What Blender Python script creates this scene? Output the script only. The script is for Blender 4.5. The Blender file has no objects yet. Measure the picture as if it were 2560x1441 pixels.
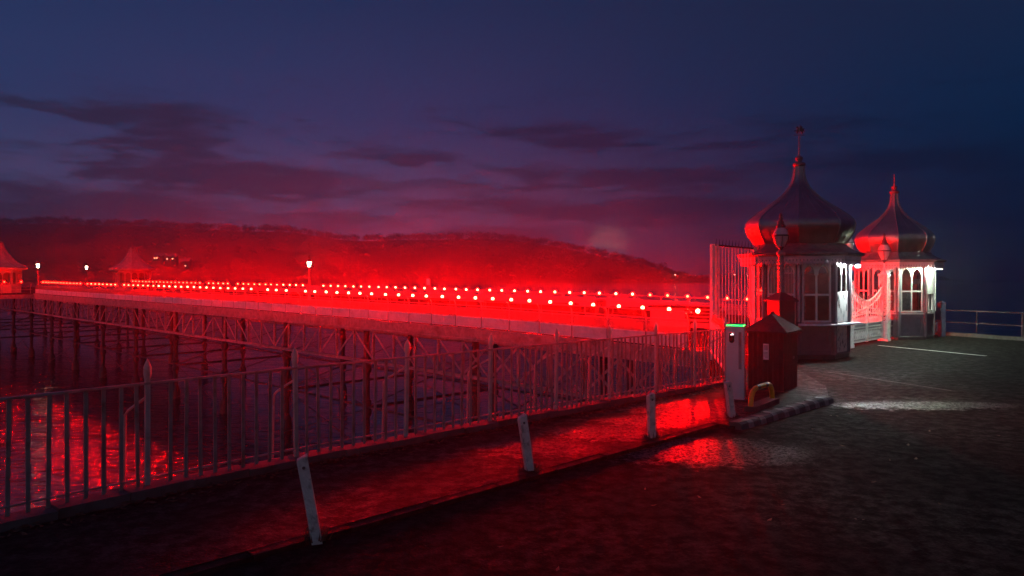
import bpy, bmesh, math, random
from mathutils import Vector, Matrix, noise as mnoise

random.seed(7)
R = math.radians
PI = math.pi
sc = bpy.context.scene
C = sc.collection

# ------------------------------------------------------------------ camera
H = 2.2
F = 1848.0
cam = bpy.data.cameras.new('camera')
cam_ob = bpy.data.objects.new('camera', cam)
C.objects.link(cam_ob)
cam_ob.location = (0, 0, H)
cam_ob.rotation_euler = (PI / 2, 0, 0)
cam.sensor_width = 36
cam.lens = 36 * F / 2560
cam.shift_y = -30.5 / 2560
cam.clip_start = 0.1
cam.clip_end = 20000
sc.camera = cam_ob

# ------------------------------------------------------------------ world: clear dusk, sun set behind the viewer
SKY_BACK = 2.4          # strength of the Nishita afterglow
SKY_FRONT = 1.0          # strength of the dusk blue with clouds
HAZE_DENSITY = 0.00070
HAZE_G = 0.925
LAMP_POWER = 1560.0      # radiant power of one red globe next to the gate

w = bpy.data.worlds.new('World')
sc.world = w
w.use_nodes = True
nt = w.node_tree
nt.nodes.clear()


def nd(t, kind, **kw):
    n = t.nodes.new(kind)
    for k, v in kw.items():
        setattr(n, k, v)
    return n


def mth(t, op, a, b=None, c=None, clamp=False):
    n = t.nodes.new('ShaderNodeMath')
    n.operation = op
    n.use_clamp = clamp
    for i, x in enumerate((a, b, c)):
        if x is None:
            continue
        if isinstance(x, (int, float)):
            n.inputs[i].default_value = x
        else:
            t.links.new(x, n.inputs[i])
    return n.outputs[0]


def mixc(t, fac, a, b):
    n = t.nodes.new('ShaderNodeMix')
    n.data_type = 'RGBA'
    for sock, x in ((n.inputs[0], fac), (n.inputs[6], a), (n.inputs[7], b)):
        if isinstance(x, (int, float)):
            sock.default_value = x
        elif isinstance(x, tuple):
            sock.default_value = (*x, 1)
        else:
            t.links.new(x, sock)
    return n.outputs[2]


def sstep(t, lo, hi, x):
    n = t.nodes.new('ShaderNodeMapRange')
    n.interpolation_type = 'SMOOTHSTEP'
    n.inputs[1].default_value = lo
    n.inputs[2].default_value = hi
    if isinstance(x, (int, float)):
        n.inputs[0].default_value = x
    else:
        t.links.new(x, n.inputs[0])
    return n.outputs[0]


tc = nd(nt, 'ShaderNodeTexCoord')
sx = nd(nt, 'ShaderNodeSeparateXYZ')
nt.links.new(tc.outputs['Generated'], sx.inputs[0])
az = mth(nt, 'MULTIPLY', mth(nt, 'ARCTAN2', sx.outputs[0], sx.outputs[1]), 180 / PI)
el = mth(nt, 'MULTIPLY', mth(nt, 'ARCSINE', sx.outputs[2]), 180 / PI)
# slow colour change with height and from the afterglow side (camera left) to the night side
glow_side = sstep(nt, 42, -26, az)
glow_n = nt.nodes.new('ShaderNodeMapRange')
glow_n.interpolation_type = 'SMOOTHSTEP'
nt.links.new(mth(nt, 'MULTIPLY', sx.outputs[0], 1.0), glow_n.inputs[0])
glow_n.inputs[1].default_value = 0.56
glow_n.inputs[2].default_value = -0.35
gs = glow_n.outputs[0]
low = mixc(nt, gs, (.0010, .012, .044), (.062, .074, .185))
mid = mixc(nt, gs, (.0008, .018, .062), (.012, .036, .125))
top = mixc(nt, gs, (.0005, .012, .048), (.0015, .019, .082))
c1 = mixc(nt, sstep(nt, 3, 13, el), low, mid)
c2 = mixc(nt, sstep(nt, 11, 24, el), c1, top)
# clouds: stretched noise plus a few banks where the dusk shows them
cmb = nd(nt, 'ShaderNodeCombineXYZ')
nt.links.new(mth(nt, 'MULTIPLY', az, .085), cmb.inputs[0])
nt.links.new(mth(nt, 'MULTIPLY', el, .46), cmb.inputs[1])
nz = nd(nt, 'ShaderNodeTexNoise')
nz.inputs['Scale'].default_value = 1.25
nz.inputs['Detail'].default_value = 7
nz.inputs['Roughness'].default_value = .58
nz.inputs['Distortion'].default_value = .35
nt.links.new(cmb.outputs[0], nz.inputs['Vector'])
nz2 = nd(nt, 'ShaderNodeTexNoise')
nz2.inputs['Scale'].default_value = 4.2
nz2.inputs['Detail'].default_value = 9
nz2.inputs['Roughness'].default_value = .6
nt.links.new(cmb.outputs[0], nz2.inputs['Vector'])
wob_a = mth(nt, 'MULTIPLY', mth(nt, 'SUBTRACT', nz.outputs[0], .5), 16.0)
wob_e = mth(nt, 'MULTIPLY', mth(nt, 'SUBTRACT', nz2.outputs[0], .5), 2.6)
azw = mth(nt, 'ADD', az, wob_a)
elw = mth(nt, 'ADD', el, wob_e)


def bank(a, e, ra, re):
    dx = mth(nt, 'DIVIDE', mth(nt, 'SUBTRACT', azw, a), ra)
    dy = mth(nt, 'DIVIDE', mth(nt, 'SUBTRACT', elw, e), re)
    d2 = mth(nt, 'ADD', mth(nt, 'MULTIPLY', dx, dx), mth(nt, 'MULTIPLY', dy, dy))
    return sstep(nt, 2.2, .0, d2)


banks = None
for a, e, ra, re, k in ((-27.5, 11.2, 7.0, 1.1, .8), (-24.8, 9.5, 3.6, 1.5, .8), (-21.0, 7.0, 8.5, 1.1, 1.0), (-30, 4.6, 9, 1.3, .8), (-16, 4.0, 5, .7, .6),
                        (-8.0, 9.0, 5, .55, .5), (3.5, 10.6, 6.0, 1.1, .75), (9.0, 7.4, 8.0, .8, .7), (10.5, 4.9, 8.5, .75, .85), (-2, 5.6, 5.5, .45, .5),
                        (18.0, 10.5, 8.0, 1.1, .5), (0.5, 3.3, 6.5, .5, .5), (27, 7.6, 7, .9, .4), (-44, 8, 6, 1.6, .8), (50, 9, 9, 1.6, .6)):
    b = mth(nt, 'MULTIPLY', bank(a, e, ra, re), k)
    banks = b if banks is None else mth(nt, 'MAXIMUM', banks, b)
fb = mth(nt, 'ADD', mth(nt, 'MULTIPLY', nz.outputs[0], .62), mth(nt, 'MULTIPLY', nz2.outputs[0], .38))
fade = sstep(nt, 19, 9, el)
den = mth(nt, 'ADD', mth(nt, 'ADD', fb, mth(nt, 'MULTIPLY', banks, .20)), mth(nt, 'MULTIPLY', mth(nt, 'SUBTRACT', fade, 1.0), .12))
band_ = mth(nt, 'MULTIPLY', sstep(nt, 10.5, 7.0, el), .055)
cloud = mth(nt, 'MULTIPLY', sstep(nt, .485, .70, mth(nt, 'ADD', den, band_)), .82, clamp=True)
dark = mixc(nt, gs, (.0008, .0085, .032), (.0085, .0095, .030))
c3 = mixc(nt, cloud, c2, dark)
# thin paler streaks between the banks
lite = mth(nt, 'MULTIPLY', mth(nt, 'MULTIPLY', sstep(nt, .56, .72, nz2.outputs[0]), sstep(nt, 11, 4, el)), .65)
c4 = mixc(nt, mth(nt, 'MULTIPLY', lite, gs), c3, (.075, .062, .088))
# one small rising cloud puff over the headland
pf = sstep(nt, 1.7, .0, mth(nt, 'ADD',
           mth(nt, 'POWER', mth(nt, 'DIVIDE', mth(nt, 'SUBTRACT', mth(nt, 'ADD', az, mth(nt, 'MULTIPLY', wob_e, 1.1)), 7.6), 1.5), 2.0),
           mth(nt, 'POWER', mth(nt, 'DIVIDE', mth(nt, 'SUBTRACT', mth(nt, 'ADD', el, mth(nt, 'MULTIPLY', wob_a, .06)), 2.6), 1.15), 2.0)))
c5 = mixc(nt, mth(nt, 'MULTIPLY', mth(nt, 'MULTIPLY', pf, sstep(nt, .30, .62, nz2.outputs[0])), .9), c4, (.20, .17, .20))
bg_front = nd(nt, 'ShaderNodeBackground')
bg_front.inputs[1].default_value = SKY_FRONT
nt.links.new(c5, bg_front.inputs[0])
sky = nd(nt, 'ShaderNodeTexSky', sky_type='NISHITA', sun_disc=False)
sky.sun_elevation = R(-5.0)
sky.sun_rotation = R(205)          # the sun has set behind the camera
sky.ozone_density = 1.0
sky.dust_density = .4
bg_sky = nd(nt, 'ShaderNodeBackground')
bg_sky.inputs[1].default_value = SKY_BACK
nt.links.new(sky.outputs[0], bg_sky.inputs[0])
ad = nd(nt, 'ShaderNodeAddShader')
wo = nd(nt, 'ShaderNodeOutputWorld')
nt.links.new(bg_front.outputs[0], ad.inputs[0])
nt.links.new(bg_sky.outputs[0], ad.inputs[1])
nt.links.new(ad.outputs[0], wo.inputs[0])

# ------------------------------------------------------------------ exposure and render settings
vs = sc.view_settings
vs.view_transform = 'Standard'
vs.look = 'None'
vs.exposure = 0
vs.gamma = 1
vs.use_curve_mapping = False
cy = sc.cycles
cy.use_denoising = True
cy.use_light_tree = True
cy.max_bounces = 5
cy.diffuse_bounces = 2
cy.glossy_bounces = 3
cy.transmission_bounces = 4
cy.transparent_max_bounces = 12
cy.volume_bounces = 0
cy.sample_clamp_indirect = 4
cy.caustics_reflective = False
cy.caustics_refractive = False
sc.render.use_motion_blur = False

# ------------------------------------------------------------------ materials
MATS = {}


def mat(name, col, rough=.6, metal=0.0, var=.25, scale=6.0, bump=0.0, bscale=40.0, dirt=None, dirt_amt=.5, dirt_scale=3.0, spec=.5, rvar=0.0):
    m = bpy.data.materials.new(name)
    m.use_nodes = True
    t = m.node_tree
    b = t.nodes['Principled BSDF']
    tcn = nd(t, 'ShaderNodeTexCoord')
    geo = nd(t, 'ShaderNodeObjectInfo')
    offs = nd(t, 'ShaderNodeVectorMath', operation='ADD')
    t.links.new(tcn.outputs['Object'], offs.inputs[0])
    t.links.new(geo.outputs['Location'], offs.inputs[1])
    n1 = nd(t, 'ShaderNodeTexNoise')
    n1.inputs['Scale'].default_value = scale
    n1.inputs['Detail'].default_value = 6
    t.links.new(offs.outputs[0], n1.inputs['Vector'])
    lo = tuple(c * (1 - var) for c in col)
    hi = tuple(min(1, c * (1 + var)) for c in col)
    colr = mixc(t, sstep(t, .3, .7, n1.outputs[0]), lo, hi)
    if dirt:
        n2 = nd(t, 'ShaderNodeTexNoise')
        n2.inputs['Scale'].default_value = dirt_scale
        n2.inputs['Detail'].default_value = 8
        n2.inputs['Roughness'].default_value = .65
        t.links.new(offs.outputs[0], n2.inputs['Vector'])
        colr = mixc(t, mth(t, 'MULTIPLY', sstep(t, .5, .68, n2.outputs[0]), dirt_amt), colr, dirt)
    t.links.new(colr, b.inputs['Base Color'])
    b.inputs['Roughness'].default_value = rough
    if rvar:
        t.links.new(mth(t, 'ADD', mth(t, 'MULTIPLY', mth(t, 'SUBTRACT', n1.outputs[0], .5), rvar * 2), rough, clamp=True), b.inputs['Roughness'])
    b.inputs['Metallic'].default_value = metal
    b.inputs['Specular IOR Level'].default_value = spec
    if bump:
        n3 = nd(t, 'ShaderNodeTexNoise')
        n3.inputs['Scale'].default_value = bscale
        n3.inputs['Detail'].default_value = 4
        t.links.new(offs.outputs[0], n3.inputs['Vector'])
        bp = nd(t, 'ShaderNodeBump')
        bp.inputs['Strength'].default_value = bump
        bp.inputs['Distance'].default_value = .02
        t.links.new(n3.outputs[0], bp.inputs['Height'])
        t.links.new(bp.outputs[0], b.inputs['Normal'])
    MATS[name] = m
    return m


def emit(name, col, strength):
    m = bpy.data.materials.new(name)
    m.use_nodes = True
    t = m.node_tree
    t.nodes.clear()
    e = nd(t, 'ShaderNodeEmission')
    o = nd(t, 'ShaderNodeOutputMaterial')
    e.inputs[0].default_value = (*col, 1)
    e.inputs[1].default_value = strength
    t.links.new(e.outputs[0], o.inputs[0])
    MATS[name] = m
    return m


def asphalt(name, base, rough, spec, pools=()):
    """damp tarmac: stone chips, darker and wetter mottling, optional standing-wet patch"""
    m = bpy.data.materials.new(name)
    m.use_nodes = True
    t = m.node_tree
    b = t.nodes['Principled BSDF']
    tcn = nd(t, 'ShaderNodeTexCoord')

    def noise(scale, detail, ro, dist=0.0):
        n_ = nd(t, 'ShaderNodeTexNoise')
        n_.inputs['Scale'].default_value = scale
        n_.inputs['Detail'].default_value = detail
        n_.inputs['Roughness'].default_value = ro
        n_.inputs['Distortion'].default_value = dist
        t.links.new(tcn.outputs['Object'], n_.inputs['Vector'])
        return n_.outputs[0]
    big = noise(.45, 6, .6, .8)
    mott = noise(5.5, 10, .72)
    grain = noise(26, 8, .75)
    chips = nd(t, 'ShaderNodeTexVoronoi')
    chips.inputs['Scale'].default_value = 46
    t.links.new(tcn.outputs['Object'], chips.inputs['Vector'])
    c0 = mixc(t, sstep(t, .30, .70, mott), tuple(c * .55 for c in base), tuple(c * 1.5 for c in base))
    c0 = mixc(t, mth(t, 'MULTIPLY', sstep(t, .60, .75, grain), .6), c0, tuple(c * 2.6 for c in base))
    c0 = mixc(t, mth(t, 'MULTIPLY', sstep(t, .50, .68, big), .5), c0, tuple(c * .6 for c in base))
    t.links.new(c0, b.inputs['Base Color'])
    wet = mth(t, 'MULTIPLY', sstep(t, .44, .62, mth(t, 'ADD', mth(t, 'MULTIPLY', mott, .6), mth(t, 'MULTIPLY', grain, .4))), mth(t, 'ADD', .35, mth(t, 'MULTIPLY', sstep(t, .42, .62, big), .65)))
    pm_ = 0.0
    if pools:
        px_ = nd(t, 'ShaderNodeSeparateXYZ')
        t.links.new(tcn.outputs['Object'], px_.inputs[0])
        wb = mth(t, 'MULTIPLY', mth(t, 'SUBTRACT', mott, .5), 1.6)
        for pool in pools:
            ex = mth(t, 'DIVIDE', mth(t, 'SUBTRACT', mth(t, 'ADD', px_.outputs[0], wb), pool[0]), pool[2])
            ey = mth(t, 'DIVIDE', mth(t, 'SUBTRACT', mth(t, 'ADD', px_.outputs[1], wb), pool[1]), pool[3])
            one = mth(t, 'MULTIPLY', sstep(t, 1.3, .4, mth(t, 'ADD', mth(t, 'MULTIPLY', ex, ex), mth(t, 'MULTIPLY', ey, ey))), mth(t, 'MULTIPLY', sstep(t, .38, .56, grain), pool[4]))
            pm_ = one if pm_ == 0.0 else mth(t, 'MAXIMUM', pm_, one)
    t.links.new(mth(t, 'SUBTRACT', mth(t, 'SUBTRACT', rough, mth(t, 'MULTIPLY', wet, .20)), mth(t, 'MULTIPLY', pm_, .43), clamp=True), b.inputs['Roughness'])
    t.links.new(mth(t, 'ADD', mth(t, 'ADD', spec * .18, mth(t, 'MULTIPLY', wet, spec)), mth(t, 'MULTIPLY', pm_, .30)), b.inputs['Specular IOR Level'])
    hgt = mth(t, 'ADD', mth(t, 'MULTIPLY', chips.outputs['Distance'], .7), mth(t, 'ADD', mth(t, 'MULTIPLY', grain, 1.0), mth(t, 'MULTIPLY', mott, .9)))
    bp = nd(t, 'ShaderNodeBump')
    bp.inputs['Distance'].default_value = .010
    bp.inputs['Strength'].default_value = .55
    if pools:
        t.links.new(mth(t, 'SUBTRACT', .55, mth(t, 'MULTIPLY', pm_, .42)), bp.inputs['Strength'])
    t.links.new(hgt, bp.inputs['Height'])
    t.links.new(bp.outputs[0], b.inputs['Normal'])
    MATS[name] = m
    return m


asphalt('road', (.019, .0195, .017), .86, .10, ((7.1, 12.7, 1.7, .42, 1.0), (2.45, 9.4, 1.35, .80, 1.1)))
asphalt('pavement', (.022, .020, .019), .66, .12, ((3.0, 12.15, 1.2, 1.0, .62), (.35, 9.35, .8, .5, .45), (1.25, 10.25, .75, .5, .6), (2.05, 11.05, .75, .5, .7)))
mat('concrete', (.10, .095, .09), .8, bump=.4, bscale=30, dirt=(.04, .038, .03), dirt_amt=.8)
mat('kerb_dark', (.045, .042, .04), .8, bump=.4)
mat('block_dark', (.09, .085, .075), .8, bump=.4, dirt=(.03, .03, .025))
mat('block_white', (.22, .21, .19), .7, bump=.3, dirt=(.15, .14, .12), dirt_amt=.7, dirt_scale=9)
mat('sea_wall', (.12, .11, .10), .85, bump=.6, bscale=8, dirt=(.03, .035, .025), dirt_amt=.8)
mat('line_paint', (.70, .69, .64), .55, dirt=(.10, .1, .09), dirt_amt=.6, dirt_scale=7)
mat('fence_paint', (.27, .235, .22), .55, var=.2, dirt=(.13, .07, .04), dirt_amt=.7, dirt_scale=5, bump=.3, bscale=60)
mat('post_paint', (.42, .39, .36), .5, var=.12, dirt=(.2, .12, .07), dirt_amt=.5, dirt_scale=8)
mat('white_iron', (.72, .71, .68), .42, var=.08, dirt=(.3, .26, .2), dirt_amt=.45, dirt_scale=9)
mat('bollard_wood', (.60, .56, .49), .7, var=.12, scale=14, dirt=(.14, .12, .09), dirt_amt=.7, dirt_scale=12, bump=.4)
mat('timber_dark', (.085, .07, .06), .75, bump=.3)
mat('deck_wood', (.026, .022, .019), .95, spec=.05, var=.35, scale=3, bump=.3)
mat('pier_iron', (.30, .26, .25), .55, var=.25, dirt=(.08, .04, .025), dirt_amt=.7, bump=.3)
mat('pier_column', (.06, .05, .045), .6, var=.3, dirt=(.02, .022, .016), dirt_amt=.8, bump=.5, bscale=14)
mat('seat_panel', (.68, .66, .67), .55, var=.1, dirt=(.2, .15, .12), dirt_amt=.4)
mat('rail_metal', (.22, .205, .20), .4, metal=.2, var=.15)
mat('bench_wood', (.045, .034, .027), .9, spec=.1, var=.3)
mat('hut_paint', (.24, .21, .20), .6, var=.1)
mat('far_roof', (.20, .19, .20), .65, var=.2, scale=4, bump=.3)
mat('kiosk_paint', (.115, .095, .115), .5, var=.12, dirt=(.06, .05, .05))
mat('kiosk_trim', (.50, .47, .47), .45, var=.08, dirt=(.2, .17, .15), dirt_amt=.4)
mat('kiosk_frame', (.60, .58, .55), .45, var=.08)
mat('valance', (.40, .36, .38), .5, var=.1, dirt=(.15, .12, .11), dirt_amt=.4)
mat('roof_lead', (.13, .13, .135), .55, metal=.3, var=.2, bump=.2)
mat('counter_white', (.70, .69, .72), .35)
mat('interior', (.30, .25, .22), .8, var=.2)
mat('paper', (.78, .77, .74), .6, var=.05)
mat('paper_grey', (.45, .46, .47), .6, var=.2, scale=11)
mat('ink', (.06, .06, .065), .6)
mat('dark_iron', (.035, .032, .034), .45, var=.2)
mat('shed_wood', (.022, .015, .013), .75, var=.3, scale=5, bump=.5, bscale=18)
mat('shed_roof', (.03, .024, .022), .8, var=.3, bump=.6, bscale=40)
mat('charger_white', (.62, .60, .61), .35, var=.05, dirt=(.4, .37, .35), dirt_amt=.3)
mat('charger_grey', (.20, .19, .19), .5)
mat('screen_black', (.01, .01, .012), .12)
mat('hoop_yellow', (.62, .36, .02), .4, var=.12, dirt=(.15, .09, .03), dirt_amt=.5, dirt_scale=9)
mat('hoop_black', (.02, .02, .02), .45)
mat('blue_paint', (.04, .055, .10), .5)
mat('dull_rail', (.035, .036, .04), .6, var=.3)
mat('leaf_litter', (.10, .055, .03), .8, var=.5, scale=20)
mat('leaf_pale', (.12, .085, .05), .6, var=.5, scale=20)
mat('hill_soil', (.018, .022, .012), .95)
mat('tree_twig', (.022, .024, .014), .95, var=.4)
mat('house_wall', (.03, .03, .028), .9)
mat('bulb_socket', (.10, .09, .09), .5)
emit('lamp_white', (1.0, .82, .52), 26)
emit('flood_white', (.80, 1.0, .76), 1700)
emit('flood_cool', (.84, .96, .96), 3300)
emit('status_green', (.01, 1.0, .16), 2.5)
emit('status_white', (.9, .95, 1.0), 2.2)
emit('window_warm', (1.0, .55, .25), 5)
emit('shore_light', (1.0, .62, .30), 60)

# dome: dull silver sheet laid in courses
m = mat('dome_metal', (.25, .255, .26), .40, metal=.95, var=.10, scale=3, rvar=.06)
t = m.node_tree
b = t.nodes['Principled BSDF']
tcn = nd(t, 'ShaderNodeTexCoord')
br = nd(t, 'ShaderNodeTexBrick')
br.inputs['Scale'].default_value = 9
br.inputs['Mortar Size'].default_value = .03
sp = nd(t, 'ShaderNodeSeparateXYZ')
t.links.new(tcn.outputs['Object'], sp.inputs[0])
cb = nd(t, 'ShaderNodeCombineXYZ')
t.links.new(mth(t, 'MULTIPLY', mth(t, 'ARCTAN2', sp.outputs[1], sp.outputs[0]), 1.0), cb.inputs[0])
t.links.new(sp.outputs[2], cb.inputs[1])
t.links.new(cb.outputs[0], br.inputs['Vector'])
bp = nd(t, 'ShaderNodeBump')
bp.inputs['Strength'].default_value = .04
bp.inputs['Distance'].default_value = .003
t.links.new(br.outputs['Fac'], bp.inputs['Height'])
t.links.new(bp.outputs[0], b.inputs['Normal'])

# glass: mostly clear pane with a reflection
m = bpy.data.materials.new('glass')
m.use_nodes = True
t = m.node_tree
t.nodes.clear()
tr = nd(t, 'ShaderNodeBsdfTransparent')
tr.inputs[0].default_value = (.80, .80, .78, 1)
gl = nd(t, 'ShaderNodeBsdfGlossy')
gl.inputs['Roughness'].default_value = .04
gl.inputs[0].default_value = (.8, .8, .8, 1)
fr = nd(t, 'ShaderNodeFresnel')
fr.inputs[0].default_value = 1.5
mx = nd(t, 'ShaderNodeMixShader')
t.links.new(mth(t, 'ADD', fr.outputs[0], .05), mx.inputs[0])
t.links.new(tr.outputs[0], mx.inputs[1])
t.links.new(gl.outputs[0], mx.inputs[2])
ou = nd(t, 'ShaderNodeOutputMaterial')
t.links.new(mx.outputs[0], ou.inputs[0])
MATS['glass'] = m

# water
m = bpy.data.materials.new('sea_water')
m.use_nodes = True
t = m.node_tree
b = t.nodes['Principled BSDF']
b.inputs['Base Color'].default_value = (.050, .046, .046, 1)
b.inputs['Roughness'].default_value = .10
b.inputs['IOR'].default_value = 1.33
tcn = nd(t, 'ShaderNodeTexCoord')
mp = nd(t, 'ShaderNodeMapping')
mp.inputs['Scale'].default_value = (.55, 1.3, 1)
mp.inputs['Rotation'].default_value = (0, 0, R(12))
t.links.new(tcn.outputs['Object'], mp.inputs[0])
w1 = nd(t, 'ShaderNodeTexNoise')
w1.inputs['Scale'].default_value = 2.0
w1.inputs['Detail'].default_value = 2
w1.inputs['Roughness'].default_value = .45
t.links.new(mp.outputs[0], w1.inputs['Vector'])
w2 = nd(t, 'ShaderNodeTexNoise')
w2.inputs['Scale'].default_value = .22
w2.inputs['Detail'].default_value = 3
t.links.new(mp.outputs[0], w2.inputs['Vector'])
bp = nd(t, 'ShaderNodeBump')
bp.inputs['Strength'].default_value = 1.0
bp.inputs['Distance'].default_value = .10
t.links.new(mth(t, 'ADD', w1.outputs[0], mth(t, 'MULTIPLY', w2.outputs[0], 2.0)), bp.inputs['Height'])
t.links.new(bp.outputs[0], b.inputs['Normal'])
MATS['sea_water'] = m

# ------------------------------------------------------------------ mesh helpers


class MB:
    """collects shapes, then links them as ONE mesh object"""

    def __init__(s):
        s.v = []
        s.f = []
        s.sm = []

    def add(s, vs_, fs_, smooth=False):
        o = len(s.v)
        s.v += [tuple(p) for p in vs_]
        s.f += [tuple(i + o for i in f) for f in fs_]
        s.sm += [smooth] * len(fs_)
        return s

    def box(s, x0, x1, y0, y1, z0, z1):
        v = [(x, y, z) for x in (x0, x1) for y in (y0, y1) for z in (z0, z1)]
        return s.add(v, [(0, 1, 3, 2), (4, 6, 7, 5), (0, 4, 5, 1), (2, 3, 7, 6), (0, 2, 6, 4), (1, 5, 7, 3)])

    def bar(s, p0, p1, w_, h_, up=(0, 0, 1), w1=None, h1=None):
        """rectangular bar from p0 to p1; w_ across, h_ along up; optional end size"""
        p0, p1, up = Vector(p0), Vector(p1), Vector(up)
        a = (p1 - p0).normalized()
        x = a.cross(up)
        if x.length < 1e-4:
            x = a.cross(Vector((1, 0, 0)))
        x.normalize()
        y = x.cross(a).normalized()
        w1 = w_ if w1 is None else w1
        h1 = h_ if h1 is None else h1
        v = []
        for p, ww, hh in ((p0, w_, h_), (p1, w1, h1)):
            for i, j in ((-1, -1), (1, -1), (1, 1), (-1, 1)):
                v.append(p + x * (i * ww / 2) + y * (j * hh / 2))
        return s.add(v, [(0, 3, 2, 1), (4, 5, 6, 7), (0, 1, 5, 4), (1, 2, 6, 5), (2, 3, 7, 6), (3, 0, 4, 7)])

    def tube(s, pts, r, n=6, smooth=True):
        """round tube through points; r a number or one per point"""
        pts = [Vector(p) for p in pts]
        rs = r if isinstance(r, (list, tuple)) else [r] * len(pts)
        v = []
        ref = None
        for i, p in enumerate(pts):
            a = (pts[min(i + 1, len(pts) - 1)] - pts[max(i - 1, 0)]).normalized()
            if ref is None:
                ref = a.cross(Vector((0, 0, 1)))
                if ref.length < 1e-3:
                    ref = Vector((1, 0, 0))
            x = (ref - a * ref.dot(a)).normalized()
            ref = x
            y = a.cross(x)
            for k in range(n):
                t_ = 2 * PI * k / n
                v.append(p + (x * math.cos(t_) + y * math.sin(t_)) * rs[i])
        f = [(i * n + k, i * n + (k + 1) % n, (i + 1) * n + (k + 1) % n, (i + 1) * n + k) for i in range(len(pts) - 1) for k in range(n)]
        s.add(v, f, smooth)
        m_ = len(pts) - 1
        s.add(v[:n], [tuple(reversed(range(n)))])
        s.add(v[m_ * n:], [tuple(range(n))])
        return s

    def lathe(s, prof, n=16, c=(0, 0, 0), rot=0.0, smooth=True, a0=0.0, a1=2 * PI):
        """profile of (radius, z) turned about the z axis through c"""
        v = []
        full = abs(a1 - a0 - 2 * PI) < 1e-6
        cnt = n if full else n + 1
        for r, z in prof:
            for k in range(cnt):
                t_ = rot + a0 + (a1 - a0) * k / n
                v.append((c[0] + r * math.cos(t_), c[1] + r * math.sin(t_), c[2] + z))
        f = []
        for i in range(len(prof) - 1):
            for k in range(n):
                k2 = (k + 1) % cnt
                f.append((i * cnt + k, i * cnt + k2, (i + 1) * cnt + k2, (i + 1) * cnt + k))
        s.add(v, f, smooth)
        if full:
            s.add(v[:cnt], [tuple(reversed(range(cnt)))])
            s.add(v[-cnt:], [tuple(range(cnt))])
        return s

    def ball(s, c, r, n=10, m_=6):
        return s.lathe([(max(1e-4, r * math.sin(PI * i / m_)), -r * math.cos(PI * i / m_)) for i in range(m_ + 1)], n, c)

    def prism(s, poly, axis_o, ux, uy, th):
        """flat outline (u,v) given thickness th along ux x uy, centred"""
        o = Vector(axis_o)
        ux = Vector(ux)
        uy = Vector(uy)
        nn = ux.cross(uy).normalized()
        n = len(poly)
        v = [o + ux * a + uy * b_ - nn * th / 2 for a, b_ in poly] + [o + ux * a + uy * b_ + nn * th / 2 for a, b_ in poly]
        f = [tuple(reversed(range(n))), tuple(range(n, 2 * n))] + [(i, (i + 1) % n, n + (i + 1) % n, n + i) for i in range(n)]
        return s.add(v, f)

    def mesh(s, name, material, recalc=True):
        me = bpy.data.meshes.new(name)
        me.from_pydata(s.v, [], s.f)
        me.polygons.foreach_set('use_smooth', s.sm)
        me.materials.append(MATS[material])
        if recalc:
            bm = bmesh.new()
            bm.from_mesh(me)
            bmesh.ops.recalc_face_normals(bm, faces=bm.faces)
            bm.to_mesh(me)
            bm.free()
        return me

    def build(s, name, material, parent=None, loc=None, rz=None, recalc=True):
        return link(name, s.mesh(name, material, recalc), parent, loc, rz)


def link(name, me, parent=None, loc=None, rz=None):
    o = bpy.data.objects.new(name, me)
    C.objects.link(o)
    if parent is not None:
        o.parent = parent
    if loc is not None:
        o.location = loc
    if rz is not None:
        o.rotation_euler.z = rz
    return o


def tag(o, label=None, cat=None, group=None, kind=None):
    if label:
        o['label'] = label
    if cat:
        o['category'] = cat
    if group:
        o['group'] = group
    if kind:
        o['kind'] = kind
    return o


def thing(name, label, cat, loc=(0, 0, 0), rz=0.0, group=None):
    o = bpy.data.objects.new(name, None)
    C.objects.link(o)
    o.location = loc
    o.rotation_euler.z = rz
    return tag(o, label, cat, group)


ONES = 'zeroth first second third fourth fifth sixth seventh eighth ninth tenth eleventh twelfth thirteenth fourteenth fifteenth sixteenth seventeenth eighteenth nineteenth'.split()
TENS = {2: 'twenty', 3: 'thirty', 4: 'forty', 5: 'fifty', 6: 'sixty', 7: 'seventy', 8: 'eighty', 9: 'ninety'}
TENTHS = {2: 'twentieth', 3: 'thirtieth', 4: 'fortieth', 5: 'fiftieth', 6: 'sixtieth', 7: 'seventieth', 8: 'eightieth', 9: 'ninetieth'}


def ordinal(n):
    if n < 20:
        return ONES[n]
    return TENTHS[n // 10] if n % 10 == 0 else TENS[n // 10] + '-' + ONES[n % 10]


def resample(pts, step):
    """points every step along a polyline, with the direction there"""
    out = []
    carry = 0.0
    for a, b_ in zip(pts, pts[1:]):
        a, b_ = Vector(a), Vector(b_)
        L = (b_ - a).length
        d_ = (b_ - a) / L
        x = carry
        while x < L:
            out.append((a + d_ * x, d_))
            x += step
        carry = x - L
    return out


# ------------------------------------------------------------------ the pier's own frame: s along it (away from land), q across it
D = Vector((-.716, .698, 0)).normalized()
N = Vector((.698, .716, 0)).normalized()
S0 = 11.49
PANG = math.atan2(D.y, D.x)


def W(s, q, z=0.0):
    return D * (s + S0) + N * q + Vector((0, 0, z))


PROFILE = [(-40, 0), (0, 0), (8.75, .17), (29, .30), (65, .39), (75, .45), (400, .9)]


def zd(s):
    for (a, b_), (c, d_) in zip(PROFILE, PROFILE[1:]):
        if a <= s <= c:
            return b_ + (d_ - b_) * (s - a) / (c - a)
    return 0.0


WATER_Z = -6.3
ROAD_Z = -.025
PAVE_Z = .02

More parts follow.
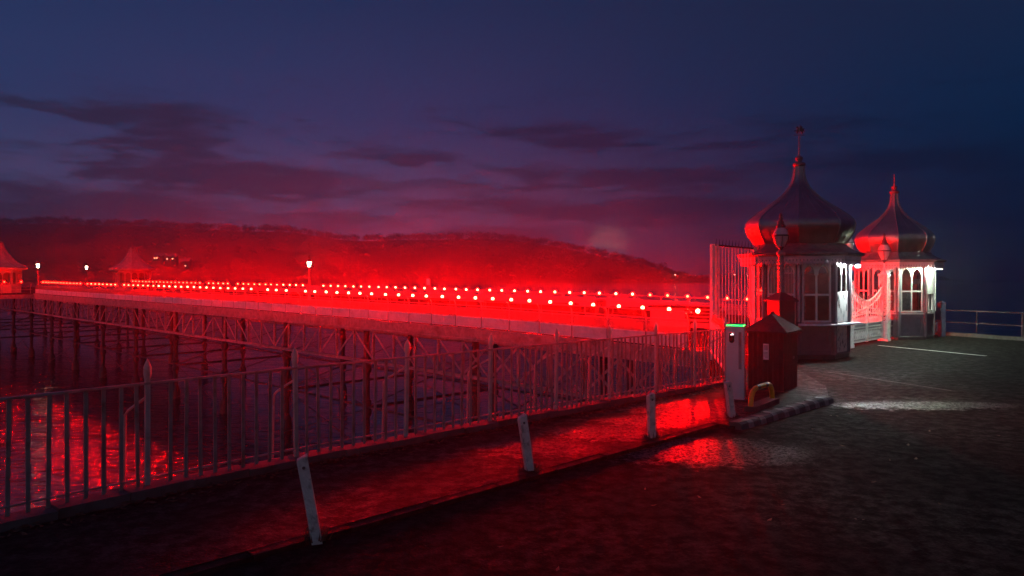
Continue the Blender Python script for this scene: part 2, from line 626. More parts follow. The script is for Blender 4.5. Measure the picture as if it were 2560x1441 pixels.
# ================================================================== THE SETTING
# fence line (edge of the land) and kerb line, in plan
FENCE = [(-8.2, 2.0), (-4.43, 6.40), (-3.63, 7.36), (-2.51, 8.60), (-1.39, 9.68), (-.32, 10.7), (.69, 11.62), (1.65, 12.52), (2.95, 13.7), (4.35, 14.9)]
KERB = [(-8.27, -.38), (2.96, 10.97), (3.23, 10.70), (5.55, 13.0)]


def sheet(name, poly, z, material, thick=.3):
    mb_ = MB()
    n = len(poly)
    v = [(x, y, z) for x, y in poly] + [(x, y, z - thick) for x, y in poly]
    mb_.add(v, [tuple(range(n)), tuple(reversed(range(n, 2 * n)))] + [(i, n + i, n + (i + 1) % n, (i + 1) % n) for i in range(n)])
    return mb_.build(name, material)


# road: everything on the land side
EDGE = [(-20, -12), (-8.2, 2.0)] + FENCE[1:] + [(5.0, 16.6), (5.2, 19.5), (6.3, 20.6)]
gate_a, gate_b = W(-1.3, 19.4), W(-1.3, 31.2)
land = EDGE + [(gate_a.x, gate_a.y), (gate_b.x, gate_b.y), (16.4, 28.1), (17.75, 25.4), (23.5, 17.0), (40, -6), (40, -40), (-20, -40)]
road = sheet('road', land, ROAD_Z, 'road', .4)
tag(road, kind='structure')
wall = MB()
n = len(land)
v = [(x * 1.0, y * 1.0, ROAD_Z - .404) for x, y in land] + [(x, y, -7.0) for x, y in land]
wall.add(v, [tuple(range(n)), tuple(reversed(range(n, 2 * n)))] + [(i, n + i, n + (i + 1) % n, (i + 1) % n) for i in range(n)])
sw = wall.build('sea_wall', 'sea_wall')
tag(sw, 'rough concrete sea wall below the promenade fence', 'wall')
# pavement between fence and kerb, round the shed and up to the kiosk
pave_poly = [(x, y) for x, y in FENCE] + [(5.0, 16.3), (6.0, 18.6), (6.9, 18.6), (6.2, 14.6), (5.62, 13.1)] + [(x, y) for x, y in reversed(KERB[:3])]
k0 = Vector(KERB[0])
k1 = Vector(KERB[1])
kb = Vector(KERB[2])
k2 = Vector(KERB[3])
pv_ = sheet('pavement', pave_poly, PAVE_Z, 'pavement', .16)
tag(pv_, kind='structure')

# kerb: dull concrete stones along the bollards, painted blocks by the charging post
kerb = tag(bpy.data.objects.new('kerb', None), kind='structure')
C.objects.link(kerb)
kd = (k1 - k0).normalized()
kn = Vector((kd.y, -kd.x))
L = (k1 - k0).length
stone = MB().box(.006, .894, -.07, .07, ROAD_Z - .1, PAVE_Z - .003)
st_me = stone.mesh('kerb_stone', 'pavement')
k = 0
while (k + 1) * .9 < L - .02:
    p = k0 + kd * (L - (k + 1) * .9) + kn * .05
    o = link('kerb_stone', st_me, kerb, (p.x, p.y, random.uniform(-.004, .006)), math.atan2(kd.y, kd.x))
    k += 1
kd2 = (k2 - kb).normalized()
kn2 = Vector((kd2.y, -kd2.x))
L2 = (k2 - kb).length
nb = 17
for i in range(nb):
    white = i % 2 == 1
    a = (i // 2) * 2 * L2 / nb + (L2 / nb * 1.2 if white else 0)
    wl = L2 / nb * (.8 if white else 1.2)
    prof = [(-.10, ROAD_Z - .05), (.115 + (.006 if white else 0), ROAD_Z - .05), (.085 + (.006 if white else 0), PAVE_Z + .03), (.05, PAVE_Z + .055 + (.006 if white else 0)), (-.10, PAVE_Z + .055 + (.006 if white else 0))]
    mb_ = MB()
    vv = [(x, -y, z) for x in (.004, wl - .004) for y, z in prof]
    mb_.add(vv, [tuple(range(5)), tuple(reversed(range(5, 10)))] + [(j, 5 + j, 5 + (j + 1) % 5, (j + 1) % 5) for j in range(5)])
    p = kb + kd2 * a
    mb_.build('kerb_block', 'block_white' if white else 'block_dark', kerb, (p.x, p.y, random.uniform(-.006, .006)), math.atan2(kd2.y, kd2.x) + random.uniform(-.02, .02))

# coping under the fence
cop = tag(bpy.data.objects.new('coping', None), kind='structure')
C.objects.link(cop)
seg = resample(FENCE, .62)
for p, d_ in seg[:-1]:
    wj = random.uniform(.13, .16)
    hj = PAVE_Z + random.uniform(.075, .105)
    mb_ = MB().box(.004, .616, -wj, .12, PAVE_Z - .25, hj)
    mb_.build('coping_stone', 'concrete', cop, (p.x, p.y, 0), math.atan2(d_.y, d_.x))

# painted line and seams on the road
def strip(name, a, b_, width, z, material, kind='structure'):
    a, b_ = Vector((*a, 0)), Vector((*b_, 0))
    dd = (b_ - a).normalized()
    nn = Vector((-dd.y, dd.x, 0)) * width / 2
    zz = Vector((0, 0, z))
    m_ = MB().add([a - nn + zz, b_ - nn + zz, b_ + nn + zz, a + nn + zz], [(0, 1, 2, 3)])
    return tag(m_.build(name, material, recalc=False), kind=kind)


strip('road_marking', (11.7, 23.6), (13.15, 20.5), .13, ROAD_Z + .004, 'line_paint')
strip('road_seam_line', (7.3, 17.1), (8.5, 14.3), .035, ROAD_Z + .004, 'concrete')
strip('road_seam_line', (5.95, 15.5), (6.3, 14.9), .05, ROAD_Z + .004, 'concrete')

# sea
sea = MB().add([(-2600, -300, WATER_Z), (2600, -300, WATER_Z), (2600, 1650, WATER_Z), (-2600, 1650, WATER_Z)], [(0, 1, 2, 3)]).build('sea', 'sea_water', recalc=False)
tag(sea, kind='structure')

# hill: a headland across the water, wooded
RIDGE = [(-2300, 640), (-1400, 590), (-700, 560), (-200, 549), (0, 548), (120, 549), (250, 553), (400, 556), (540, 563), (640, 566), (740, 571), (850, 589), (960, 590), (1100, 587), (1200, 588), (1290, 592), (1380, 605), (1480, 622), (1560, 640), (1640, 664), (1700, 683), (1750, 694), (1790, 699)]
RY = 1010.0
SHY = 880.0


def ridge_z(px):
    for (a, b_), (c, d_) in zip(RIDGE, RIDGE[1:]):
        if a <= px <= c:
            py = b_ + (d_ - b_) * (px - a) / (c - a)
            return H + (690 - py) / F * RY
    return WATER_Z


def hill_pt(px, t_):
    """t_ 0 at the shore, 1 on the ridge, beyond 1 down the back"""
    x = (px - 1280) / F * RY
    zr = max(ridge_z(px) - 6.5, WATER_Z - 1)
    y = SHY + (RY - SHY) * t_
    prof_ = math.sin(min(t_, 1.0) * PI / 2) ** .9 if t_ <= 1 else 1 - (t_ - 1) * .5
    z = (WATER_Z - 1) + (zr - WATER_Z + 1) * prof_
    z += mnoise.noise(Vector((x * .012, y * .02, 3))) * 3.0 * min(1, t_ * 2)
    return Vector((x, y, z))


hb = MB()
cols = [-2300 + i * 4090 / 150 for i in range(151)]
rows = [0, .08, .2, .35, .5, .7, .85, 1, 1.3, 1.7]
hv = [hill_pt(px, t_) for px in cols for t_ in rows]
nr = len(rows)
hb.add(hv, [(i * nr + j, (i + 1) * nr + j, (i + 1) * nr + j + 1, i * nr + j + 1) for i in range(150) for j in range(nr - 1)], True)
tag(hb.build('hill', 'hill_soil'), kind='structure')
# bare winter woodland on it: thousands of small twiggy crowns that read as one mass
wb_v, wb_f = [], []
rnd = random.Random(11)
px = -760.0
while px < 1765:
    ro = 0
    for t_ in (1.02, .9, .72, .52, .34, .16, .05):
        x_ = px + rnd.uniform(-9, 9)
        if rnd.random() < (.04 if t_ > 1 else .25):
            continue
        base = hill_pt(x_, min(t_ + rnd.uniform(-.05, .05), 1.2))
        big = rnd.uniform(.75, 1.3)
        rr = 5.4 * big
        cz = base.z + 4.2 * big
        if x_ > 1650:
            rr *= .6
            cz = base.z + 2.6 * big
        cnt = 120 if t_ > .8 else 30
        for _ in range(cnt):
            u = rnd.random() ** .45
            th = rnd.uniform(0, 2 * PI)
            ph = math.acos(rnd.uniform(-.7, 1))
            c = Vector((base.x + rr * u * math.sin(ph) * math.cos(th), base.y + rr * u * math.sin(ph) * math.sin(th), cz + rr * .85 * u * math.cos(ph)))
            sz = rnd.uniform(.7, 1.7) if t_ > .8 else rnd.uniform(1.2, 2.4)
            o_ = len(wb_v)
            for _k in range(3):
                wb_v.append((c.x + rnd.uniform(-sz, sz), c.y + rnd.uniform(-sz, sz), c.z + rnd.uniform(-sz, sz)))
            wb_f.append((o_, o_ + 1, o_ + 2))
    px += rnd.uniform(8.5, 14)
wood = MB()
wood.v, wood.f, wood.sm = wb_v, wb_f, [False] * len(wb_f)
wo_ = wood.build('woodland', 'tree_twig', recalc=False)
tag(wo_, 'dark bare woodland covering the headland across the water', 'woodland', kind='stuff')

# low far shore to the right of the headland
fs = MB()
pts = []
for i in range(61):
    px = 1640 + i * 12
    x = (px - 1280) / F * 1560
    hgt = 3.2 + 2.6 * mnoise.noise(Vector((i * .31, 0, 1))) + 1.2 * mnoise.noise(Vector((i * 1.1, 5, 1)))
    hgt *= 1 - max(0, (i - 36) / 24) * .8
    pts.append((x, max(.6, hgt)))
fv = []
for x, hgt in pts:
    fv += [(x, 1530, WATER_Z - .5), (x, 1560, WATER_Z + 7 + hgt), (x, 1600, WATER_Z + 5 + hgt), (x, 1620, WATER_Z - .5)]
fs.add(fv, [(i * 4 + j, (i + 1) * 4 + j, (i + 1) * 4 + j + 1, i * 4 + j + 1) for i in range(60) for j in range(3)])
tag(fs.build('shore', 'hill_soil'), kind='structure')

# ================================================================== THE PIER
pier = thing('pier', 'long seaside pier on iron columns and lattice girders, running out over the water', 'pier', W(0, 0), PANG)
# local frame of pier: x = s, y = -q


def PL(s, q, z):
    return Vector((s, -q, z))


QN, QF = 19.55, 29.65     # deck edges
SEND = 118.0
stations = [-2.6, 0, 3, 6, 8.75, 14, 20, 29, 40, 52, 65, 75, 90, SEND]


def ribbon(q0, q1, dz0, dz1, s_list=stations):
    """a long beam that follows the deck's rise"""
    mb_ = MB()
    v = []
    for s_ in s_list:
        z = zd(s_)
        v += [PL(s_, q0, z + dz0), PL(s_, q1, z + dz0), PL(s_, q1, z + dz1), PL(s_, q0, z + dz1)]
    k_ = len(s_list)
    f = [(i * 4 + j, (i + 1) * 4 + j, (i + 1) * 4 + (j + 1) % 4, i * 4 + (j + 1) % 4) for i in range(k_ - 1) for j in range(4)]
    f += [(3, 2, 1, 0), tuple(4 * (k_ - 1) + j for j in range(4))]
    return mb_.add(v, f)


ribbon(QN + .1, QF - .1, -.08, .0).build('deck', 'deck_wood', pier)
ribbon(QN - .06, QN + .06, -.42, -.02).build('edge_beam', 'pier_iron', pier)
ribbon(QF - .06, QF + .06, -.42, -.02).build('edge_beam', 'pier_iron', pier)
ribbon(QN - .12, QN + .30, -.52, -.424).build('beam_flange', 'pier_iron', pier)
for q_ in (22.2, 24.6, 27.0):
    ribbon(q_ - .08, q_ + .08, -.40, -.084).build('joist', 'timber_dark', pier)
CH = -1.95
QT = QN + .12
QU = QF - .12
ribbon(QT - .09, QT + .09, CH - .06, CH + .06).build('bottom_chord', 'pier_iron', pier)
ribbon(QU - .09, QU + .09, CH - .06, CH + .06).build('bottom_chord', 'pier_iron', pier)
BAY = 7.6
col_s = [2.8 + BAY * i for i in range(15)]
# girder posts and diagonals, alike pieces sharing one mesh
post_me = MB().box(-.045, .045, -.05, .05, CH + .061, -.523).mesh('girder_post', 'pier_iron')
diag_mes = {}
for sgn in (1, -1):
    diag_mes[sgn] = MB().bar((-BAY / 10 * sgn, 0, -.56), (BAY / 10 * sgn, 0, CH + .07), .028, .085, up=(0, 0, 1)).mesh('girder_diagonal', 'pier_iron')
for qi, q_ in enumerate((QT, QU)):
    for bi in range(-1, len(col_s) - 1):
        s0 = col_s[0] + BAY * bi
        for j in range(5):
            s_ = s0 + j * BAY / 5
            if s_ < -2.4:
                continue
            link('girder_post', post_me, pier, PL(s_, q_, zd(s_)))
            sm_ = s_ + BAY / 10
            if bi < 1:
                for sgn, off in ((1, .03), (-1, -.03)):
                    link('girder_diagonal', diag_mes[sgn], pier, PL(sm_, q_ + off, zd(sm_)))
            else:
                sgn = 1 if bi % 2 == 0 else -1
                link('girder_diagonal', diag_mes[sgn], pier, PL(sm_, q_, zd(sm_)))
# iron columns with collars and bracing
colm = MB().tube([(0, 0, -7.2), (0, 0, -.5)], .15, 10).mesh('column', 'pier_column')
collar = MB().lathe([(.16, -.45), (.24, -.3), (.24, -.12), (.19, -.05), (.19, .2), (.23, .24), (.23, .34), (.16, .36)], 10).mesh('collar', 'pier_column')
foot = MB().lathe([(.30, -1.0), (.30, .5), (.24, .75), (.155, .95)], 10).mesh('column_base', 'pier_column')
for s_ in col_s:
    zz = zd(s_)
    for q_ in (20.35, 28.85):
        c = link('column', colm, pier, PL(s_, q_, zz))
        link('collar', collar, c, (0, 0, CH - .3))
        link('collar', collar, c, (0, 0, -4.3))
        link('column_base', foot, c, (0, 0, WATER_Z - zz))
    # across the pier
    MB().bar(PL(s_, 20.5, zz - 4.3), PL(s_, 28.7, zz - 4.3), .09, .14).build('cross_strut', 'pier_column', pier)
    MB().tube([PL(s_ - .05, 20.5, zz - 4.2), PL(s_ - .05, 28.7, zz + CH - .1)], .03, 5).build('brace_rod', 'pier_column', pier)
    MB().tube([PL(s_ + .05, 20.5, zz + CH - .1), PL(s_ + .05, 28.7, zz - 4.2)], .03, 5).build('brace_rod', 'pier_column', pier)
for i, (a, b_) in enumerate(zip(col_s, col_s[1:])):
    za, zb = zd(a), zd(b_)
    for q_ in (20.35, 28.85):
        MB().bar(PL(a + .17, q_, za - 4.25), PL(b_ - .17, q_, zb - 4.25), .06, .10).build('side_strut', 'pier_column', pier)
        if i % 2 == 0:
            MB().tube([PL(a, q_ - .16, za - 4.2), PL(b_, q_ - .16, zb + CH - .3)], .028, 5).build('brace_rod', 'pier_column', pier)
            MB().tube([PL(a, q_ + .16, za + CH - .3), PL(b_, q_ + .16, zb - 4.2)], .028, 5).build('brace_rod', 'pier_column', pier)
            MB().tube([PL(a, q_ - .16, za - 4.4), PL(b_, q_ - .16, zb - 6.6)], .028, 5).build('brace_rod', 'pier_column', pier)
            MB().tube([PL(a, q_ + .16, za - 6.6), PL(b_, q_ + .16, zb - 4.4)], .028, 5).build('brace_rod', 'pier_column', pier)
# widened bays that carry the shelters
BAYS = ((74.0, 88.0, 14.2, QN - .13), (78.0, 94.0, QF + .13, 35.2))
for a, b_, q0, q1 in BAYS:
    z = zd((a + b_) / 2)
    MB().box(a, b_, -q1, -q0, z - .10, z - .02).build('bay_deck', 'deck_wood', pier)
    MB().box(a - .04, b_ + .04, -q1 - .02, -q0 + .04, z - .5, z - .104).build('bay_beam', 'pier_iron', pier)
    for s_ in (a + .6, b_ - .6):
        q_ = q0 + .6 if q0 < 19 else q1 - .6
        c = link('column', colm, pier, PL(s_, q_, z))
        link('collar', collar, c, (0, 0, CH - .3))
        MB().bar(PL(s_, q_ + .16, z - 4.3), PL(s_, (20.2 if q0 < 19 else 29.0), z - 4.3), .09, .14).build('cross_strut', 'pier_column', pier)
        MB().tube([PL(s_, q_, z - 4.2), PL(s_, (20.2 if q0 < 19 else 29.0), z + CH)], .03, 5).build('brace_rod', 'pier_column', pier)

# ---------------- railings: seat-back panels low down, mesh above, rails on curled posts
PS = 1.5


def railing(name, label, q, side, s_from, s_to, panel='seat_panel'):
    """side -1: seen from outside (near edge), +1 far edge; posts curl towards the deck"""
    rt = thing(name, label, 'railing', W(0, 0), PANG, 'pier railings')
    post = MB()
    dy = -side
    pts_ = [(0, 0, 0), (0, 0, .62), (0, dy * -.01, .84), (0, dy * -.045, .98), (0, dy * -.12, 1.07), (0, dy * -.20, 1.09)]
    pts_ = [(x, -y, z) for x, y, z in pts_]
    post.tube(pts_, [.032, .028, .026, .024, .022, .018], 6)
    post.box(-.05, .05, -.05, .05, -.02, .05)
    pme = post.mesh('post', 'rail_metal')
    pan = MB().box(-.72, .72, -.012, .012, .03, .43)
    for x0, x1, z0, z1 in ((-.72, .72, .03, .055), (-.72, .72, .405, .43), (-.72, -.695, .055, .405), (.695, .72, .055, .405)):
        pan.box(x0, x1, -.024, .024, z0, z1)
    pan.box(-.64, .64, -.022, .022, .13, .142)
    pan.lathe([(.055, -.03), (.055, .03)], 12, (0, 0, 0))
    o_ = len(pan.v) - 24 - 24
    # turn the boss to face out
    nv = []
    for i, p in enumerate(pan.v):
        nv.append(p)
    cnt = 24 + 24
    for i in range(len(nv) - cnt, len(nv)):
        x, y, z = nv[i]
        nv[i] = (x, z * 1.1, y + .27)
    pan.v = nv
    pme2 = pan.mesh('seat_back_panel', panel)
    ms = MB()
    for i in range(25):
        x = -.70 + i * 1.4 / 24
        ms.bar((x - .11, 0, .46), (x + .11, 0, .74), .007, .012, up=(0, 1, 0))
        ms.bar((x + .11, .004, .46), (x - .11, .004, .74), .007, .012, up=(0, 1, 0))
    ms.box(-.72, .72, -.012, .012, .445, .458)
    ms.box(-.72, .72, -.012, .012, .745, .758)
    mme = ms.mesh('mesh_panel', 'rail_metal')
    cntp = int((s_to - s_from) / PS)
    for i in range(cntp + 1):
        s_ = s_from + i * PS
        link('post', pme, rt, PL(s_, q, zd(s_)))
        if i < cntp:
            sm_ = s_ + PS / 2
            slope = math.atan2(zd(s_ + PS) - zd(s_), PS)
            for nme, me_ in (('seat_back_panel', pme2), ('mesh_panel', mme)):
                o = link(nme, me_, rt, PL(sm_, q, zd(sm_)))
                o.rotation_euler.y = -slope
    ss = [s_from + i * PS for i in range(cntp + 1)]
    inn = .20 * (1 if side < 0 else -1)
    MB().tube([PL(s_, q + inn, zd(s_) + 1.09) for s_ in ss], .022, 6).build('handrail', 'rail_metal', rt)
    MB().tube([PL(s_, q + inn * .05, zd(s_) + .86) for s_ in ss], .018, 6).build('rail', 'rail_metal', rt)
    MB().tube([PL(s_, q, zd(s_) + .775) for s_ in ss], .014, 6).build('rail', 'rail_metal', rt)
    return rt


railing('pier_railing', 'curled iron railing with pale seat-back panels along the landward-facing edge of the pier', QN, -1, .2, 73.7)
railing('pier_railing', 'curled iron railing behind the lamps on the pier edge nearer the headland', QF, 1, 0.2, 77.5, 'bench_wood')
# bay railing at the first shelter
br_ = thing('bay_railing', 'short iron railing round the widened bay of the pier by the first shelter', 'railing', W(0, 0), PANG)
zb_ = zd(80)
cor = [(74.05, QN - .2), (74.05, 14.3), (87.9, 14.3)]
for hh in (1.05, .72, .38):
    MB().tube([PL(s_, q_, zb_ + hh) for s_, q_ in cor], .022, 6).build('rail', 'rail_metal', br_)
bp_me = MB().tube([(0, 0, -.02), (0, 0, 1.05)], .03, 6).mesh('post', 'rail_metal')
for s_, q_ in [(74.05, 19.2 - 1.2 * i) for i in range(5)] + [(74.05 + 1.6 * i, 14.3) for i in range(9)]:
    link('post', bp_me, br_, PL(s_, q_, zb_))

# ---------------- red globe lamps
tiers = []
for i in range(7):
    r_ = .060
    f_ = (.74, .80, .50, .22, .12, 2.9, .20)[i]
    tiers.append(emit('red_globe_%d' % i, (1.0, .0006, .00025), LAMP_POWER * f_ / (4 * PI * PI * r_ * r_)))
bulbs = []
for i in range(7):
    bm = bmesh.new()
    bmesh.ops.create_icosphere(bm, subdivisions=2, radius=.060)
    me = bpy.data.meshes.new('bulb')
    bm.to_mesh(me)
    bm.free()
    me.polygons.foreach_set('use_smooth', [True] * len(me.polygons))
    me.materials.append(tiers[i])
    bulbs.append(me)
sock = MB().lathe([(.02, .0), (.024, .01), (.024, .055), (.018, .065)], 8).tube([(0, 0, .0), (0, 0, -.02)], .01, 5).mesh('socket', 'bulb_socket')


def globe(s_, q_, z_, label, group):
    ti = 5 if s_ < .4 else 6 if (q_ > 25 and s_ < 9) else min(4, max(0, int((s_ + 2) / 15.0)))
    g = thing('globe_lamp', label, 'lamp', W(s_, q_, z_), PANG, group)
    link('socket', sock, g, (0, 0, 0))
    link('bulb', bulbs[ti], g, (0, 0, .115))
    return g


near_skip = {28, 24, 51, 60}
cnt = 0
for i in range(0, 74):
    if i in near_skip:
        continue
    s_ = i * .985
    if s_ > 73.2:
        break
    cnt += 1
    globe(s_ + random.uniform(-.05, .05), QN + .235, zd(s_) + 1.10 - .06 - random.uniform(0, .015),
          'lit red globe lamp, %s from the tall white fence in the lower row' % ordinal(cnt), 'red globe lamps in the lower row')
cnt = 0
far_skip = {35, 36, 49, 55}
for i in range(0, 78):
    if i in far_skip:
        continue
    s_ = 3.2 + i * .985
    if s_ > 76.8:
        break
    cnt += 1
    globe(s_ + random.uniform(-.05, .05), QF - .235, zd(s_) + 1.10 - .06 - random.uniform(0, .015),
          'lit red globe lamp, %s from the gate kiosks in the upper row' % ordinal(cnt), 'red globe lamps in the upper row')
for i, q_ in enumerate((18.4, 17.0, 15.6, 14.6)):
    globe(74.0, q_, zb_ + 1.04, 'lit red globe lamp on the bay railing, %s from the white lantern' % ordinal(i + 1), 'red globe lamps on the bay railing')

# ---------------- pier shelters with bell-shaped roofs
def shelter(s_, q_, rad, label, rot):
    z = zd(s_)
    t_ = thing('pier_shelter', label, 'shelter', W(s_, q_, z - .02), PANG + rot, 'shelters on the pier')
    body = rad * .80
    MB().lathe([(body - .06, 0), (body - .06, .8), (body, .82), (body, .9), (body - .08, .92)], 8, smooth=False).build('base_wall', 'hut_paint', t_)
    MB().lathe([(body - .55, 0.0), (body - .55, 2.3)], 8, smooth=False).build('core_wall', 'timber_dark', t_)
    pm = MB().box(-.07, .07, -.07, .07, .9, 2.35).mesh('post', 'hut_paint')
    for k_ in range(8):
        a = 2 * PI * k_ / 8
        link('post', pm, t_, ((body - .06) * math.cos(a), (body - .06) * math.sin(a), 0), a)
        # arched heads between posts
        p0 = Vector((math.cos(a), math.sin(a), 0)) * (body - .06)
        a2 = a + PI / 4
        p1 = Vector((math.cos(a2), math.sin(a2), 0)) * (body - .06)
        u = (p1 - p0)
        wlen = u.length
        u.normalize()
        half = wlen / 2
        for h0 in (0, half):
            arc = [(h0 + .03 + (half - .06) / 2 - (half - .06) / 2 * math.cos(PI * j / 8), 1.75 + .38 * math.sin(PI * j / 8)) for j in range(9)]
            poly = [(h0, 1.75)] + arc + [(h0 + half, 1.75), (h0 + half, 2.35), (h0, 2.35)]
            MB().prism(poly, p0, u, (0, 0, 1), .05).build('arch', 'hut_paint', t_)
        if True:
            pm2 = MB().box(-.035, .035, -.035, .035, .9, 1.8).build('mullion', 'hut_paint', t_, tuple((p0 + p1) / 2), a + PI / 8)
    MB().lathe([(body - .05, 2.35), (rad - .05, 2.38), (rad, 2.42), (rad, 2.60), (rad - .06, 2.61)], 8, smooth=False).build('eaves', 'hut_paint', t_)
    rp = [(rad + .03, 2.62), (rad * .86, 2.80), (rad * .70, 3.06), (rad * .55, 3.38), (rad * .42, 3.75), (rad * .31, 4.15), (rad * .225, 4.55), (rad * .17, 4.95), (rad * .15, 5.15), (rad * .16, 5.2), (.02, 5.22)]
    rf = MB().lathe(rp, 8, smooth=False).build('roof', 'far_roof', t_)
    for k_ in range(8):
        a = 2 * PI * k_ / 8
        MB().tube([(r_ * math.cos(a), r_ * math.sin(a), z_ + .01) for r_, z_ in rp[:-2]], .03, 4).build('ridge', 'far_roof', rf)


shelter(78.6, 17.4, 2.55, 'pier shelter with a bell-shaped roof cut off by the picture edge', PI / 8)
shelter(85.0, 32.4, 2.55, 'whole pier shelter with bell-shaped roof standing behind the lamp rows', PI / 8)


# ---------------- lamp standards on the pier, lit
def lamp_standard(s_, q_, label, hgt=2.55):
    t_ = thing('lamp_standard', label, 'street lamp', W(s_, q_, zd(s_) - .02), PANG, 'lit white lanterns on the pier')
    MB().lathe([(.13, 0), (.13, .25), (.09, .32), (.06, .5), (.045, .6), (.038, hgt - .3), (.05, hgt - .28), (.03, hgt)], 10).build('post', 'rail_metal', t_)
    MB().tube([(-.28, 0, hgt - .42), (.28, 0, hgt - .42)], .018, 6).build('ladder_bar', 'rail_metal', t_)
    lan = MB().lathe([(.09, hgt + .03), (.155, hgt + .40)], 8, smooth=False).build('lantern', 'lamp_white', t_)
    MB().lathe([(.10, hgt - .02), (.10, hgt + .03)], 8).build('lantern_base', 'dark_iron', t_)
    MB().lathe([(.19, hgt + .40), (.17, hgt + .46), (.09, hgt + .60), (.05, hgt + .64), (.05, hgt + .70), (.08, hgt + .74), (.02, hgt + .86), (.005, hgt + .95)], 8).build('lantern_cap', 'dark_iron', t_)
    for k_ in range(4):
        a = PI / 4 + k_ * PI / 2
        MB().tube([(.096 * math.cos(a), .096 * math.sin(a), hgt + .03), (.163 * math.cos(a), .163 * math.sin(a), hgt + .4)], .011, 4).build('lantern_bar', 'dark_iron', lan)


lamp_standard(38.4, 29.25, 'lit white lantern on a slim post standing alone above the lamp rows')
lamp_standard(74.3, 19.9, 'lit white lantern on a post at the corner of the pier bay')
lamp_standard(92.0, 29.3, 'lit white lantern on a post between two pier shelters')

# small square notice on a post halfway along the far railing
t_ = thing('notice_post', 'small square notice on a post among the upper row of lamps', 'sign', W(22.6, 27.9, zd(22.6) - .02), PANG)
MB().tube([(0, 0, 0), (0, 0, 1.75)], .025, 6).build('post', 'rail_metal', t_)
MB().box(-.16, .16, .03, .05, 1.42, 1.78).build('board', 'seat_panel', t_)

# ---------------- benches and boxes on the deck
def bench(s_, q_, label, rz):
    t_ = thing('bench', label, 'bench', W(s_, q_, zd(s_)), PANG + rz, 'benches on the pier deck')
    for j in range(4):
        MB().box(-.85, .85, -.02 + j * .105, .065 + j * .105, .43, .46).build('seat_slat', 'bench_wood', t_)
    for j in range(3):
        z0 = .56 + j * .125
        MB().box(-.85, .85, -.10 - j * .025, -.075 - j * .025, z0, z0 + .09).build('back_slat', 'bench_wood', t_)
    for x in (-.7, .7):
        MB().box(x - .03, x + .03, -.05, .42, .38, .428).bar((x, .38, 0), (x, .36, .38), .05, .05).bar((x, -.02, 0), (x, -.02, .38), .05, .05).bar((x, -.045, .38), (x, -.125, .93), .045, .03).build('leg', 'dark_iron', t_)


bs = [(2.2, 24.2), (5.2, 23.4), (8.6, 23.8), (12.4, 23.4), (16.5, 23.6), (20.5, 23.4), (25.0, 23.6), (30, 23.4), (35, 23.6), (41, 23.4), (47, 23.6), (54, 23.4)]
for i, (s_, q_) in enumerate(bs):
    bench(s_, q_, 'slatted wooden bench on the pier deck, %s out from the gate' % ordinal(i + 1), 0 if i % 2 else PI)
t_ = thing('storage_box', 'large low storage box on the pier deck near the gate', 'box', W(4.6, 26.6, zd(4.6)), PANG)
MB().box(-1.35, 1.35, -.42, .42, .04, .80).build('body', 'hut_paint', t_)
MB().box(-1.42, 1.42, -.48, .48, .803, .87).build('lid', 'bench_wood', t_)
for x in (-.68, 0, .68):
    MB().box(x - .03, x + .03, -.44, -.422, .06, .78).build('batten', 'bench_wood', t_)
for i, (s_, q_) in enumerate(((1.2, 26.8), (9.5, 27.4))):
    t_ = thing('litter_bin', ('round slatted litter bin on the deck just inside the tall fence', 'round slatted litter bin beyond the storage box on the deck')[i], 'bin', W(s_, q_, zd(s_)), 0, 'litter bins on the pier')
    MB().lathe([(.20, 0), (.24, .05), (.26, .82)], 14).build('drum', 'timber_dark', t_)
    MB().lathe([(.28, .82), (.28, .87), (.20, .93), (.02, .97)], 14).build('lid', 'dark_iron', t_)

# ================================================================== PROMENADE FENCE
fen = thing('promenade_fence', 'weathered low iron fence with spear-topped posts along the edge of the promenade', 'fence')
samples = resample(FENCE[:6] + [(.2, 11.17)], .158) + resample([(.2, 11.17)] + FENCE[6:], .115)
flat = {}
bar_me = MB().box(-.018, .018, -.007, .007, 0, 1.02).mesh('bar', 'fence_paint')
posts = [(-5.35, 5.32), (-3.63, 7.36), (-2.51, 8.60), (-1.39, 9.68), (-.32, 10.7), (.69, 11.62), (1.65, 12.52), (2.6, 13.38), (3.5, 14.16), (4.3, 14.86)]
for p, d_ in samples:
    if min((Vector((p.x, p.y)) - Vector(q_)).length for q_ in posts) < .07:
        continue
    o = link('bar', bar_me, fen, (p.x, p.y, PAVE_Z + .08), math.atan2(d_.y, d_.x))
    o.rotation_euler.x = random.gauss(0, .006)
    o.rotation_euler.y = random.gauss(0, .008)
    o.scale.z = 1 + random.uniform(-.004, .004)
fl = [Vector((*p, 0)) for p in FENCE]
rail = MB()
for a, b_ in zip(fl, fl[1:]):
    rail.bar(a + Vector((0, 0, 1.13)), b_ + Vector((0, 0, 1.13)), .05, .022)
rail.build('top_rail', 'fence_paint', fen)
rail = MB()
for a, b_ in zip(fl, fl[1:]):
    rail.bar(a + Vector((0, 0, .19)), b_ + Vector((0, 0, .19)), .03, .016)
rail.build('bottom_rail', 'fence_paint', fen)
pst = MB().box(-.022, .022, -.022, .022, 0, 1.10).mesh('post', 'post_paint')
spear = MB().lathe([(.026, 1.102), (.034, 1.13), (.040, 1.16), (.040, 1.23), (.022, 1.275), (.003, 1.315)], 8).mesh('spear_head', 'post_paint')
